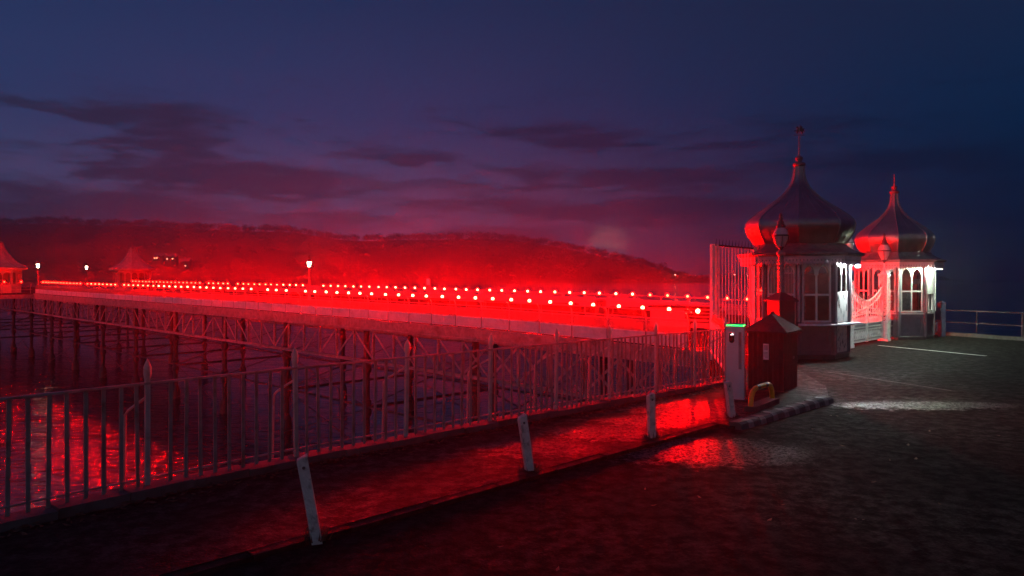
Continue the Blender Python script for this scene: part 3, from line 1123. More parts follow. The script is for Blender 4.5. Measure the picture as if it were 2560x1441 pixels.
for i, p in enumerate(posts):
    dd = Vector((.72, .694))
    o = link('post', pst, fen, (p[0], p[1], PAVE_Z + .06), math.atan2(.69, .72))
    o.scale.z = 1.0
    o.rotation_euler.y = random.gauss(0, .01)
    link('spear_head', spear, o, (0, 0, -.02))
    a = Vector((p[0], p[1], 0))
    out = Vector((-.694, .72, 0))
    al = Vector((.72, .694, 0))
    MB().tube([a - al * .10 + out * .40 + Vector((0, 0, -.1)), a - al * .10 + out * .36 + Vector((0, 0, .78)), a - al * .08 + out * .32 + Vector((0, 0, .83)), a + out * .03 + Vector((0, 0, .99))], .014, 6).build('stay', 'post_paint', fen)

# leaf litter blown against the coping
lv, lf = [], []
rl = random.Random(5)
for p, d_ in resample(FENCE, .012):
    if rl.random() < .45:
        continue
    off = -.14 - abs(rl.gauss(0, .14))
    nx = Vector((-d_.y, d_.x))
    c = Vector((p.x, p.y)) + nx * off
    sz = rl.uniform(.012, .035)
    a = rl.uniform(0, 2 * PI)
    o_ = len(lv)
    for j in range(4):
        aa = a + j * PI / 2
        rr = sz * (1.5 if j % 2 == 0 else .7)
        lv.append((c.x + rr * math.cos(aa), c.y + rr * math.sin(aa), PAVE_Z + .006 + rl.uniform(0, .02) + (.012 if j == 0 else 0)))
    lf.append((o_, o_ + 1, o_ + 2, o_ + 3))
lm = MB()
lm.v, lm.f, lm.sm = lv, lf, [False] * len(lf)
tag(lm.build('fallen_leaves', 'leaf_litter', recalc=False), 'wet fallen leaves gathered along the foot of the fence', 'leaves', kind='stuff')

rl = random.Random(9)
lv, lf = [], []
for _ in range(60):
    a = rl.uniform(-2.5, 9.5)
    b_ = rl.uniform(.8, 5.2)
    p_ = k1 + kd * (a - 6.0) + kn * b_
    sz = rl.uniform(.012, .032)
    an = rl.uniform(0, 2 * PI)
    o_ = len(lv)
    for j in range(4):
        aa = an + j * PI / 2
        rr = sz * (1.5 if j % 2 == 0 else .7)
        lv.append((p_.x + rr * math.cos(aa), p_.y + rr * math.sin(aa), ROAD_Z + .006 + (.014 if j == 0 else 0)))
    lf.append((o_, o_ + 1, o_ + 2, o_ + 3))
lm = MB()
lm.v, lm.f, lm.sm = lv, lf, [False] * len(lf)
tag(lm.build('fallen_leaves', 'leaf_pale', recalc=False), 'single fallen leaves lying scattered over the dark road', 'leaves', kind='stuff')

# ================================================================== BOLLARDS
BOL = [((-1.63, 6.16), (-.125, .02), .66, .088, 'tall leaning white timber post at the kerb, closest to the viewer'),
       ((.20, 8.30), (-.085, .03), .60, .085, 'leaning white timber post at the kerb, second along from the viewer'),
       ((1.89, 9.97), (-.02, .0), .58, .085, 'upright white timber post at the kerb before the striped shadow'),
       ((3.40, 11.42), (-.07, .0), .54, .085, 'short white timber post leaning beside the white charging post')]
for (x, y), (lx, ly), hh, wd, lab in BOL:
    t_ = thing('timber_post', lab, 'bollard', (x, y, PAVE_Z - .01), 0, 'white timber posts along the kerb')
    mb_ = MB()
    a = R(18)
    ca, sa = math.cos(a), math.sin(a)
    v = []
    for z_, k_ in ((-.12, -.18), (.0, 0), (hh * .5, .5), (hh - .02, .97), (hh + .015, 1.0)):
        for i_, (ux, uy) in enumerate(((-1, -1), (1, -1), (1, 1), (-1, 1))):
            w_ = wd / 2 * (1 if z_ < hh else .93) + random.uniform(-.003, .003)
            zz = z_ + (.02 * ux if z_ > hh * .9 else 0)
            v.append((lx * k_ + (ux * ca - uy * sa) * w_, ly * k_ + (ux * sa + uy * ca) * w_, zz))
    f = [(i_ * 4 + j, i_ * 4 + (j + 1) % 4, (i_ + 1) * 4 + (j + 1) % 4, (i_ + 1) * 4 + j) for i_ in range(4) for j in range(4)] + [(3, 2, 1, 0), (16, 17, 18, 19)]
    mb_.add(v, f)
    mb_.build('timber', 'bollard_wood', t_)
    hx, hy = lx * .9, ly * .9
    MB().tube([(hx - sa * -1 * wd * .52, hy - ca * wd * .52, hh * .9), (hx + sa * wd * .5, hy - ca * wd * .495, hh * .9)], .014, 8).build('bolt_hole', 'ink', t_)
    tv, tf = [], []
    for _ in range(26):
        an = random.uniform(0, 2 * PI)
        rr = random.uniform(.05, .12)
        bx, by = rr * math.cos(an), rr * math.sin(an)
        o_ = len(tv)
        hg = random.uniform(.04, .12)
        tv += [(bx - .008, by, 0), (bx + .008, by, 0), (bx * 1.35, by * 1.35, hg)]
        tf.append((o_, o_ + 1, o_ + 2))
    g_ = MB()
    g_.v, g_.f, g_.sm = tv, tf, [False] * len(tf)
    g_.build('weed_tuft', 'leaf_litter', t_, recalc=False)['kind'] = 'stuff'

# ================================================================== CHARGING POST, HOOP, SHED
t_ = thing('charging_post', 'white vehicle charging post with a green light on top and black oval screen', 'charging post', (3.95, 13.05, PAVE_Z - .005), R(-24))
MB().box(-.15, .15, -.10, .10, .02, 1.30).build('cabinet', 'charger_white', t_)
MB().box(-.17, .17, -.12, .12, 0, .02).build('plinth', 'concrete', t_)
for z0, z1 in ((1.303, 1.325),):
    MB().box(-.15, .15, -.102, .102, z0, z1).build('green_light', 'status_green', t_)
MB().box(-.14, .14, -.095, .095, 1.328, 1.345).build('cap', 'charger_grey', t_)
MB().box(-.155, .155, .02, .05, .03, 1.302).build('side_strip', 'charger_grey', t_)
oval = [(.045 * math.cos(a), .045 * math.sin(a) + (.05 if math.sin(a) >= 0 else -.05)) for a in [2 * PI * i / 20 for i in range(20)]]
ov = MB().prism(oval, (-.055, -.104, 1.10), (1, 0, 0), (0, 0, 1), .008).build('screen', 'screen_black', t_)
for j, hh in enumerate((.014, .026, .04, .03)):
    x = -.078 + j * .0145
    MB().box(x, x + .010, -.1115, -.1085, 1.143, 1.143 + hh).build('screen_mark', 'status_white', ov)
MB().box(.06, .11, -.103, -.1005, .55, 1.2).build('side_panel', 'charger_grey', t_)

t_ = thing('hoop_guard', 'yellow steel hoop guard with black bands in front of the charging post', 'hoop guard', (4.14, 12.25, PAVE_Z - .01), math.atan2(.9, .72))
arc = [(-.50, 0, -.02), (-.495, 0, .14), (-.46, 0, .25), (-.39, 0, .325), (-.28, 0, .36), (0, 0, .365), (.28, 0, .36), (.39, 0, .325), (.46, 0, .25), (.495, 0, .14), (.50, 0, -.02)]
MB().tube(arc, .042, 12).build('hoop', 'hoop_yellow', t_)
for x in (-.20, .16):
    MB().tube([(x - .055, 0, .3635), (x + .055, 0, .3635)], .0445, 12).build('band', 'hoop_black', t_)
MB().box(-.56, .56, -.10, .10, 0, .10).build('rubber_foot', 'timber_dark', t_)

sh = thing('shed', 'low dark brown timber shed with a hipped roof beside the charging post', 'shed', (5.06, 14.35, PAVE_Z - .01), R(52))
sh.scale = (.64, .64, 1)
MB().box(-.62, .62, -.52, .52, 0, 1.12).build('wall', 'timber_dark', sh)
for i in range(9):
    x = -.62 + i * 1.24 / 9
    MB().box(x + .006, x + 1.24 / 9 - .006, -.538, -.5205, .03, 1.10).build('board', 'shed_wood', sh)
for i in range(7):
    y = -.52 + i * 1.04 / 7
    MB().box(-.638, -.6205, y + .006, y + 1.04 / 7 - .006, .03, 1.10).build('board', 'shed_wood', sh)
    MB().box(.6205, .638, y + .006, y + 1.04 / 7 - .006, .03, 1.10).build('board', 'shed_wood', sh)
rf = MB().add([(-.76, -.66, 1.10), (.76, -.66, 1.10), (.76, .66, 1.10), (-.76, .66, 1.10), (-.76, -.66, 1.14), (.76, -.66, 1.14), (.76, .66, 1.14), (-.76, .66, 1.14), (-.12, 0, 1.46), (.12, 0, 1.46)],
              [(3, 2, 1, 0), (0, 1, 5, 4), (1, 2, 6, 5), (2, 3, 7, 6), (3, 0, 4, 7), (4, 5, 9, 8), (5, 6, 9), (6, 7, 8, 9), (7, 4, 8)]).build('roof', 'shed_roof', sh)
MB().tube([(-.1, 0, 1.465), (.1, 0, 1.465)], .03, 6).build('ridge_cap', 'shed_roof', rf)
no = thing('notice', 'white paper notice pinned to the wall of the dark shed', 'notice', sh.location, R(52))
no.scale = sh.scale
pn = MB().box(-.651, -.6395, -.10, .06, .60, .90).build('sheet', 'paper', no)
MB().box(-.654, -.6515, -.085, .045, .78, .88).build('picture', 'paper_grey', no)
for j in range(5):
    MB().box(-.654, -.6515, -.085, .045 - (.04 if j == 4 else 0), .735 - j * .024, .742 - j * .024).build('text_line', 'ink', no)
MB().ball((.2, -.56, .62), .028).build('door_knob', 'rail_metal', sh)
MB().box(-.02, .34, -.5385, -.5365, .50, .502).build('door_seam', 'ink', sh)

# ================================================================== TALL WHITE FENCE BESIDE THE GATE
def tall_panel(name, label, a, b_, step, zt0, zt1, zb, bw, thick_ends=True):
    a, b_ = Vector((*a, 0)), Vector((*b_, 0))
    t_ = thing(name, label, 'fence', a, 0)
    u = (b_ - a)
    L_ = u.length
    u.normalize()
    ang = math.atan2(u.y, u.x)
    t_.rotation_euler.z = ang
    n_ = int(L_ / step)
    for i in range(1, n_):
        x = i * L_ / n_
        zt = zt0 + (zt1 - zt0) * x / L_
        MB().box(x - bw / 2, x + bw / 2, -bw / 2, bw / 2, zb, zt + .001).build('bar', 'white_iron', t_)
        MB().bar((x, 0, zt + .05), (x, -.02, zt + .20), .016, .016, up=(1, 0, 0), w1=.004, h1=.004).build('spike', 'dark_iron', t_)
    for x in ((0.0, L_) if thick_ends else (L_,)):
        zt = zt0 + (zt1 - zt0) * x / L_
        MB().box(x - .05, x + .05, -.05, .05, PAVE_Z - .2, zt + .05).build('post', 'white_iron', t_)
    MB().bar((0.052, 0, zt0 + .024), (L_ - .052, 0, zt1 + .024), .04, .045).build('top_rail', 'dark_iron', t_)
    MB().bar((0.052, .03, zb + .1), (L_ - .052, .03, zb + .1), .03, .04).build('bottom_rail', 'white_iron', t_)
    return t_


tp = tall_panel('tall_fence', 'tall white barred fence with dark spikes closing the side of the pier', (5.36, 19.75), (6.72, 20.5), .115, 3.0, 2.93, .55, .022)
MB().box(.12, .19, -.035, .035, PAVE_Z - .2, 3.05).build('post', 'white_iron', tp)
tall_panel('tall_fence', 'tall closely barred white fence between the lamp column and the spiked fence', (6.80, 20.56), (7.36, 20.28), .075, 2.92, 2.86, .30, .026, False)
# lower denser screen under the tall fence, down to the sea wall corner
tall_panel('low_screen_fence', 'low dark close-barred fence below the tall white fence', (4.45, 15.2), (5.3, 19.6), .11, 1.0, 1.0, .12, .02)


# ================================================================== ENTRANCE KIOSKS
BR = 1.25
OCT0 = PANG + PI / 8      # first corner; faces look along and across the pier
FACE_N = 8


def face_frame(k_, rad):
    a0 = PI / 8 + k_ * PI / 4
    a1 = a0 + PI / 4
    p0 = Vector((rad * math.cos(a0), rad * math.sin(a0), 0))
    p1 = Vector((rad * math.cos(a1), rad * math.sin(a1), 0))
    u = (p1 - p0)
    L_ = u.length
    u.normalize()
    return p0, u, L_, math.atan2(u.y, u.x)


def arch_poly(x0, x1, z0, z1, n=8):
    r_ = (x1 - x0) / 2
    cx = (x0 + x1) / 2
    return [(x0, z0), (x1, z0), (x1, z1 - r_)] + [(cx + r_ * math.cos(PI * i / n), z1 - r_ + r_ * 1.15 * math.sin(PI * i / n)) for i in range(1, n)] + [(x0, z1 - r_)]


ZC = .97      # counter height


def kiosk(label, loc, with_vane, counter_faces, blocked_faces):
    k0_ = thing('kiosk', label, 'kiosk', loc, PANG, 'domed kiosks flanking the pier gate')
    # plinth and base
    MB().lathe([(BR + .03, 0), (BR + .03, .10), (BR, .12)], 8, rot=PI / 8, smooth=False).build('plinth', 'dark_iron', k0_)
    MB().lathe([(BR - .30, .01), (BR - .30, .02)], 8, rot=PI / 8, smooth=False).build('floor', 'interior', k0_)
    for k_ in range(8):
        p0, u, L_, ang = face_frame(k_, BR)
        # low wall with a sunk panel
        bw = MB().box(.06, L_ - .06, .03, .07, .12, ZC - .07)
        bw.box(.06, L_ - .06, -.0, .029, .12, .24).box(.06, L_ - .06, 0, .029, ZC - .19, ZC - .07).box(.06, .16, 0, .029, .241, ZC - .191).box(L_ - .16, L_ - .06, 0, .029, .241, ZC - .191)
        wl_ = bw.build('wall', 'kiosk_paint', k0_, tuple(p0), ang)
        # corner pilaster
        MB().lathe([(.075, .12), (.075, 2.62)], 8, tuple(p0)).build('corner_post', 'kiosk_paint', k0_)
        MB().lathe([(.03, 1.0), (.03, 2.5)], 6, tuple(p0 * 1.055)).build('corner_bead', 'kiosk_trim', k0_)
        # window: two arched lights over two square ones
        x0, x1 = .09, L_ - .09
        xm = (x0 + x1) / 2
        zs, zh, zt = ZC + .01, 1.72, 2.60
        win = bpy.data.objects.new('window', None)
        C.objects.link(win)
        win.parent = k0_
        win.location = p0
        win.rotation_euler.z = ang
        fr_ = MB()
        fr_.box(x0, x1, -.01, .045, zs, zs + .05).box(x0, x1, -.01, .045, zh - .025, zh + .025)
        for xx in (x0, xm - .0225, x1 - .045):
            fr_.box(xx, xx + .045, -.008, .043, zs + .051, zh - .026)
            fr_.box(xx, xx + .045, -.008, .043, zh + .026, zt - .36)
        # spandrels round the arched heads
        for a_, b__ in ((x0, xm), (xm, x1)):
            hole = [(a_ + .045 + (b__ - a_ - .09) / 2 * (1 - math.cos(PI * i / 10)), zt - .36 + .27 * math.sin(PI * i / 10)) for i in range(11)]
            fr_.prism([(a_, zt - .36)] + hole + [(b__, zt - .36), (b__, zt), (a_, zt)], (0, .018, 0), (1, 0, 0), (0, 0, 1), .05)
        fr_.build('frame', 'kiosk_frame', win)
        for a_, b__ in ((x0 + .045, xm - .0225), (xm + .0225, x1 - .045)):
            MB().box(a_ + .001, b__ - .001, .018, .022, zs + .051, zh - .026).build('pane', 'glass', win)
            MB().box(a_ + .001, b__ - .001, .018, .022, zh + .026, zt - .08).build('pane', 'glass', win)
        if k_ in blocked_faces:  # unseen panels added to keep lamp light out of the kiosk
            MB().box(x0 + .01, x1 - .01, .05, .075, zs, zt).build('light_block', 'interior', k0_, tuple(p0), ang)
        # counter shelf
        if k_ in counter_faces:
            ctr = MB().add([(-.13, -.34, ZC - .06), (L_ + .13, -.34, ZC - .06), (L_, .06, ZC - .06), (0, .06, ZC - .06), (-.13, -.34, ZC - .02), (L_ + .13, -.34, ZC - .02), (L_, .06, ZC - .02), (0, .06, ZC - .02)],
                           [(3, 2, 1, 0), (4, 5, 6, 7), (0, 1, 5, 4), (1, 2, 6, 5), (2, 3, 7, 6), (3, 0, 4, 7)])
            ctr.build('counter', 'counter_white', k0_, tuple(p0), ang)
        else:
            MB().box(.0, L_, -.05, .05, ZC - .066, ZC - .02).build('sill', 'kiosk_trim', k0_, tuple(p0), ang)
        # valance: a pierced board with a row of pointed teeth
        q0, uu, LL, ang2 = face_frame(k_, BR + .34)
        va = MB()
        nt_ = 13
        tw = LL / nt_
        va.box(0, LL, 0, .02, 2.66, 2.74)
        for j in range(nt_):
            xa = j * tw
            va.prism([(xa + .006, 2.66), (xa + .006, 2.56), (xa + tw * .3, 2.54), (xa + tw / 2, 2.49), (xa + tw * .7, 2.54), (xa + tw - .006, 2.56), (xa + tw - .006, 2.66)], (0, .010, 0), (1, 0, 0), (0, 0, 1), .02)
        vo = va.build('valance', 'valance', k0_, tuple(q0), ang2)
        hp = MB()
        for j in range(0, nt_):
            xa = (j + .5) * tw
            hp.lathe([(.017, -.013), (.017, .013)], 8, (xa, 0, 0))
        hp.v = [(x, z + .010, y + 2.64) for x, y, z in hp.v]
        hp.build('piercing', 'ink', vo)
    # ceiling, eaves and skirt roof
    MB().lathe([(BR + .33, 2.742), (BR + .33, 2.76)], 8, rot=PI / 8, smooth=False).build('soffit', 'valance', k0_)
    MB().lathe([(BR + .40, 2.763), (BR + .44, 2.80), (BR + .44, 2.84), (BR + .36, 2.86), (BR + .14, 2.95), (BR - .02, 3.06), (BR - .06, 3.12)], 8, rot=PI / 8, smooth=False).build('roof', 'roof_lead', k0_)
    prof = [(1.20, 3.10), (1.27, 3.20), (1.36, 3.33), (1.43, 3.48), (1.455, 3.62), (1.43, 3.75), (1.32, 3.87), (1.16, 4.00), (.95, 4.14), (.73, 4.29), (.535, 4.44), (.38, 4.59), (.27, 4.73), (.195, 4.87), (.155, 5.02), (.135, 5.18), (.13, 5.32)]
    # circumradius so that flat-to-flat width matches
    fine = []
    for (r0, z0), (r1, z1) in zip(prof, prof[1:]):
        for j in range(3):
            fine.append((r0 + (r1 - r0) * j / 3, z0 + (z1 - z0) * j / 3))
    fine.append(prof[-1])
    sm = []
    for i in range(len(fine)):
        a_ = fine[max(0, i - 1)]
        b__ = fine[i]
        c_ = fine[min(len(fine) - 1, i + 1)]
        sm.append(((a_[0] + 2 * b__[0] + c_[0]) / 4, (a_[1] + 2 * b__[1] + c_[1]) / 4))
    dm = MB()
    # each of the eight gores smooth in itself, sharp at the ribs
    for k_ in range(8):
        a0 = PI / 8 + k_ * PI / 4
        v = []
        for r_, z_ in sm:
            for j in range(5):
                f_ = j / 4
                p_ = Vector((math.cos(a0), math.sin(a0), 0)) * (1 - f_) + Vector((math.cos(a0 + PI / 4), math.sin(a0 + PI / 4), 0)) * f_
                bul = 1 + .022 * math.sin(PI * f_)
                v.append((p_.x * r_ * bul, p_.y * r_ * bul, z_))
        dm.add(v, [(i * 5 + j, i * 5 + j + 1, (i + 1) * 5 + j + 1, (i + 1) * 5 + j) for i in range(len(sm) - 1) for j in range(4)], True)
    do = dm.build('dome', 'dome_metal', k0_)
    for k_ in range(8):
        a0 = PI / 8 + k_ * PI / 4
        MB().tube([(math.cos(a0) * r_, math.sin(a0) * r_, z_) for r_, z_ in sm[::2]], .022, 5).build('rib', 'dome_metal', do)
    for k_ in range(8):
        a0 = PI / 8 + k_ * PI / 4
        for f_ in (.25, .5, .75):
            p_ = Vector((math.cos(a0), math.sin(a0), 0)) * (1 - f_) + Vector((math.cos(a0 + PI / 4), math.sin(a0 + PI / 4), 0)) * f_
            p_ *= 1 + .022 * math.sin(PI * f_)
            MB().tube([(p_.x * r_, p_.y * r_, z_) for r_, z_ in sm[2:-8:3]], .007, 4).build('seam', 'dome_metal', do)
    MB().lathe([(.13, 5.31), (.17, 5.34), (.17, 5.40), (.10, 5.43), (.06, 5.46), (.10, 5.52), (.10, 5.57), (.03, 5.62)], 12).build('finial', 'roof_lead', k0_)
    MB().tube([(0, 0, 5.6), (0, 0, 6.42 if with_vane else 6.02)], [.022, .012], 6).build('rod', 'rail_metal', k0_)
    if with_vane:
        # little winged beast on the rod, cut from sheet
        a_ = -PANG
        ux = Vector((math.cos(a_), math.sin(a_), 0))
        beast = [(-.16, .02), (-.12, .06), (-.07, .05), (-.05, .10), (-.09, .15), (-.05, .17), (-.02, .13), (.03, .14), (.02, .20), (.08, .16), (.10, .10), (.15, .12), (.13, .06), (.16, .02), (.11, .03), (.10, -.04), (.07, -.04), (.06, .02), (-.02, .02), (-.04, -.04), (-.07, -.04), (-.07, .02), (-.11, .03)]
        MB().prism(beast, (0, 0, 6.28), ux, (0, 0, 1), .018).tube([(ux * -.15) + Vector((0, 0, 6.2)), (ux * .15) + Vector((0, 0, 6.2))], .010, 5).build('weather_vane', 'dark_iron', k0_)
    return k0_


K1 = W(-2.72, 20.62)
K2 = W(-2.70, 28.9)
ROADV = Vector((0, 0, ROAD_Z))
# local face indices: face k looks along local angle PI/4*(k+1); local x is the pier direction, so land side (-d) is angle PI
LANDF = 3
k_one = kiosk('silver onion-domed kiosk with a weather vane, beside the tall white fence', K1 + ROADV, True, (2, 3), (0, 6, 7))
k_two = kiosk('silver onion-domed kiosk without a vane, at the far end of the gate', K2 + ROADV, False, (), (0, 5))

k_two.scale = (.98, .98, .98)
for ch in k_two.children:
    if ch.name.startswith('dome'):
        ch.scale = (.91, .91, 1)
# posters and painted boards
def board_on(kroot, face, x0, x1, z0, z1, name, label, cat, material, rad=BR, off=-.012, art=None):
    p0, u, L_, ang = face_frame(face, rad)
    t_ = thing(name, label, cat, kroot.matrix_basis @ p0, PANG + ang)
    t_.location = kroot.location + Matrix.Rotation(PANG, 3, 'Z') @ (p0 * kroot.scale.x)
    t_.scale = kroot.scale
    MB().box(x0, x1, off - .012, off, z0, z1).build('sheet', material, t_)
    if art:
        rg = random.Random(art)
        for _ in range(14):
            cx, cz = rg.uniform(x0 + .08, x1 - .08), rg.uniform(z0 + .08, z1 - .10)
            ln = rg.uniform(.03, .12)
            an = rg.uniform(.8, 2.3)
            leaf = [(-ln, 0), (-ln * .3, ln * .22), (ln * .5, ln * .2), (ln, 0), (ln * .4, -ln * .2), (-ln * .4, -ln * .18)]
            ux = Vector((math.cos(an), 0, math.sin(an)))
            uz = Vector((-math.sin(an), 0, math.cos(an)))
            MB().prism(leaf, (cx, off - .0145, cz), ux, uz, .003).build('drawing', 'paper_grey' if rg.random() < .6 else 'ink', t_)
    return t_


LF = 0.957
board_on(k_one, LANDF, .07, LF - .07, ZC + .0, 1.80, 'poster', 'tall pale poster with grey sketches in the window above the kiosk counter', 'poster', 'paper', art=3)
board_on(k_one, LANDF, .10, LF - .10, .16, .88, 'painted_board', 'painted board with leaf shapes below the kiosk counter', 'board', 'bollard_wood', off=-.002, art=8)
board_on(k_two, 2, .14, LF / 2 - .03, ZC + .09, 1.68, 'window_poster', 'grey printed sheet filling the lower pane of the far kiosk', 'poster', 'paper_grey', off=.045)
board_on(k_two, 2, LF / 2 + .08, LF - .16, 1.98, 2.16, 'window_card', 'small white card in the upper pane of the far kiosk', 'card', 'paper', off=.05)
board_on(k_two, LANDF, .06, LF - .06, 1.62, 2.42, 'window_blind', 'bright white blind in the brightly lit window of the far kiosk', 'blind', 'paper', off=-.012)

# counters inside both kiosks
for kr, lab in ((k_one, 'plain dark counter inside the kiosk with the vane'), (k_two, 'plain dark counter inside the far kiosk')):
    t_ = thing('inner_counter', lab, 'counter', kr.location, PANG)
    t_.scale = kr.scale
    MB().box(-.62, .62, -.55, -.50, .03, 2.3).build('back_panel', 'interior', t_)
    MB().box(-.6, .6, -.49, -.14, .88, .93).build('shelf', 'interior', t_)
    MB().box(-.55, .55, -.45, -.18, .03, .875).build('cupboard', 'timber_dark', t_)


# flood lights under the eaves
def flood(kroot, local_ang, rad, z, material, label, size):
    pos = kroot.location + Matrix.Rotation(PANG, 3, 'Z') @ Vector((rad * kroot.scale.x * math.cos(local_ang), rad * kroot.scale.x * math.sin(local_ang), z))
    t_ = thing('flood_light', label, 'light', pos, PANG + local_ang)
    MB().lathe([(.062, -.02), (.062, .03), (.03, .05)], 12).build('housing', 'dark_iron', t_)
    MB().lathe([(.035, -size), (.045, -size + .01), (.045, -.0205)], 12).build('lens', material, t_)
    MB().tube([(0, 0, .05), (0, 0, .16)], .015, 6).build('bracket', 'dark_iron', t_)
    return t_


f2 = flood(k_two, PI * 7 / 8, BR + .17, 2.60, 'flood_white', 'lit white flood light under the eaves of the far kiosk', .22)
f1 = flood(k_one, PI * 1.14, BR + .26, 2.62, 'flood_cool', 'lit cool white flood light under the eaves above the kiosk counter', .16)


# ================================================================== GATE
gz = Vector((0, 0, ROAD_Z))
gate = thing('gate', 'ornate white cast-iron double gate with spearheads between the two kiosks', 'gate', W(-2.95, 0) + gz, PANG)
# local: x = along pier (s+2.95), y = -q


def GP(q_, z_, off=0.0):
    return Vector((off, -q_, z_))


def pillar(q_, w_, hgt):
    p_ = bpy.data.objects.new('gate_pillar', None)
    C.objects.link(p_)
    p_.parent = gate
    p_.location = GP(q_, 0)
    MB().box(-w_ * .68, w_ * .68, -w_ * .68, w_ * .68, 0, .10).box(-w_ * .6, w_ * .6, -w_ * .6, w_ * .6, .101, .62).box(-w_ * .68, w_ * .68, -w_ * .68, w_ * .68, .621, .68).build('pedestal', 'white_iron', p_)
    for ix in (-1, 1):
        for iy in (-1, 1):
            MB().box(ix * w_ * .5 - .025, ix * w_ * .5 + .025, iy * w_ * .5 - .025, iy * w_ * .5 + .025, .681, hgt - .12).build('upright', 'white_iron', p_)
    n_ = int((hgt - .82) / .14)
    for i in range(n_ + 1):
        z_ = .70 + i * .14
        for ax in (0, 1):
            for sd in (-1, 1):
                lz = MB()
                for sg in (-1, 1):
                    a_ = Vector((sd * w_ * .5, -w_ * .42 * sg, z_)) if ax == 0 else Vector((-w_ * .42 * sg, sd * w_ * .5, z_))
                    b__ = Vector((sd * w_ * .5, w_ * .42 * sg, z_ + .13)) if ax == 0 else Vector((w_ * .42 * sg, sd * w_ * .5, z_ + .13))
                    if z_ + .13 < hgt - .1:
                        lz.bar(a_, b__, .022, .022)
                if lz.v:
                    lz.build('lattice', 'white_iron', p_)
    MB().box(-w_ * .66, w_ * .66, -w_ * .66, w_ * .66, hgt - .119, hgt - .06).lathe([(w_ * .55, hgt - .059), (w_ * .5, hgt), (w_ * .2, hgt + .05), (.03, hgt + .08)], 8).build('capital', 'white_iron', p_)
    return p_


QA, QB = 23.62, 27.02
pillar(QA, .24, 2.15)
pillar(QB, .24, 2.35)


def leaf(qa, qb, rise):
    """one leaf; rise = True when its top climbs towards qb"""
    lf_ = bpy.data.objects.new('gate_leaf', None)
    C.objects.link(lf_)
    lf_.parent = gate
    W_ = qb - qa

    def top(f_):
        e = f_ if rise else 1 - f_
        return 1.42 + .46 * e ** 1.7
    for q_ in (qa + .03, qb - .03):
        f_ = (q_ - qa) / W_
        MB().box(-.03, .03, -q_ - .03, -q_ + .03, .08, top(f_) + .02).build('stile', 'white_iron', lf_)
    for z_, hh in ((.10, .05), (.20, .03), (.46, .04), (.55, .03), (.66, .035)):
        MB().box(-.022, .022, -qb + .06, -qa - .06, z_, z_ + hh).build('rail', 'white_iron', lf_)
    # zig-zag bottom panel
    nz_ = 9
    zz = MB()
    for i in range(nz_):
        a_ = qa + .06 + i * (W_ - .12) / nz_
        b__ = qa + .06 + (i + 1) * (W_ - .12) / nz_
        mdl = (a_ + b__) / 2
        zz.bar(GP(a_, .235), GP(mdl, .455), .02, .026, up=(1, 0, 0)).bar(GP(mdl, .455), GP(b__, .235), .02, .026, up=(1, 0, 0))
    zz.build('zigzag', 'white_iron', lf_)
    MB().box(.012, .02, -qb + .06, -qa - .06, .11, .66).build('back_plate', 'valance', lf_)
    # bars, and short spears along the low rail
    nb_ = 9
    for i in range(1, nb_):
        f_ = i / nb_
        q_ = qa + W_ * f_
        MB().tube([GP(q_, .695), GP(q_, top(f_) - .20)], .011, 5).build('bar', 'white_iron', lf_)
        MB().tube([GP(q_, top(f_) + .03), GP(q_, top(f_) + .10), GP(q_, top(f_) + .17)], [.010, .022, .003], 5).build('spearhead', 'dark_iron', lf_)
        qm = q_ - W_ / nb_ / 2
        MB().tube([GP(qm, .695), GP(qm, .80), GP(qm, .84), GP(qm, .90)], [.010, .010, .022, .003], 5).build('dog_spear', 'white_iron', lf_)
    # top band: two curved rails with rings between
    fr_ = [i / 14 for i in range(15)]
    for dz, r_ in ((0, .026), (-.20, .02)):
        MB().tube([GP(qa + .06 + (W_ - .12) * f_, top(f_) + dz) for f_ in fr_], r_, 6).build('curved_rail', 'white_iron', lf_)
    rg = MB()
    for i in range(9):
        f_ = (i + .5) / 9
        c = GP(qa + .06 + (W_ - .12) * f_, top(f_) - .10)
        rg.tube([c + Vector((0, .065 * math.cos(a_), .075 * math.sin(a_))) for a_ in [2 * PI * j / 10 for j in range(11)]], .010, 4)
    rg.build('ring', 'white_iron', lf_)
    # spandrel scroll and half arch
    ce = qb if not rise else qa

    def arch(rx, rz_, zc):
        out_ = []
        for j in range(11):
            a_ = PI / 2 * j / 10
            q_ = (qa + rx * math.cos(a_)) if rise else (qb - rx * math.cos(a_))
            out_.append(GP(q_, zc + rz_ * math.sin(a_), -.015))
        return out_
    MB().tube(arch(W_ - .08, .52, .66), .022, 6).build('arch_rail', 'white_iron', lf_)
    MB().tube(arch(W_ - .08, .22, .78), .020, 5).build('mid_arch', 'white_iron', lf_)
    for j in range(5):
        a_ = PI / 2 * (j + .7) / 6
        q_ = (qa + (W_ + .02) * math.cos(a_)) if rise else (qb - (W_ + .02) * math.cos(a_))
        q_ = min(max(q_, qa + .1), qb - .1)
        c = GP(q_, .66 + .62 * math.sin(a_), -.015)
        scl = MB().tube([c + Vector((0, .07 * math.cos(b__) * (1 - b__ / 9), .07 * math.sin(b__) * (1 - b__ / 9))) for b__ in [i * .6 for i in range(13)]], .011, 4)
        scl.build('scroll', 'white_iron', lf_)
    md = MB()
    for i in range(7):
        a_ = PI / 2 * (i + .3) / 7
        q_ = (qa + (W_ - .08) * math.cos(a_)) if rise else (qb - (W_ - .08) * math.cos(a_))
        md.ball(GP(q_, .78 + .22 * math.sin(a_) + .05, -.02), .035, 6, 4)
    md.build('rosette', 'white_iron', lf_)
    return lf_


qm_ = (QA + QB) / 2
leaf(QA + .19, qm_ - .012, False)
leaf(qm_ + .012, QB - .19, True)
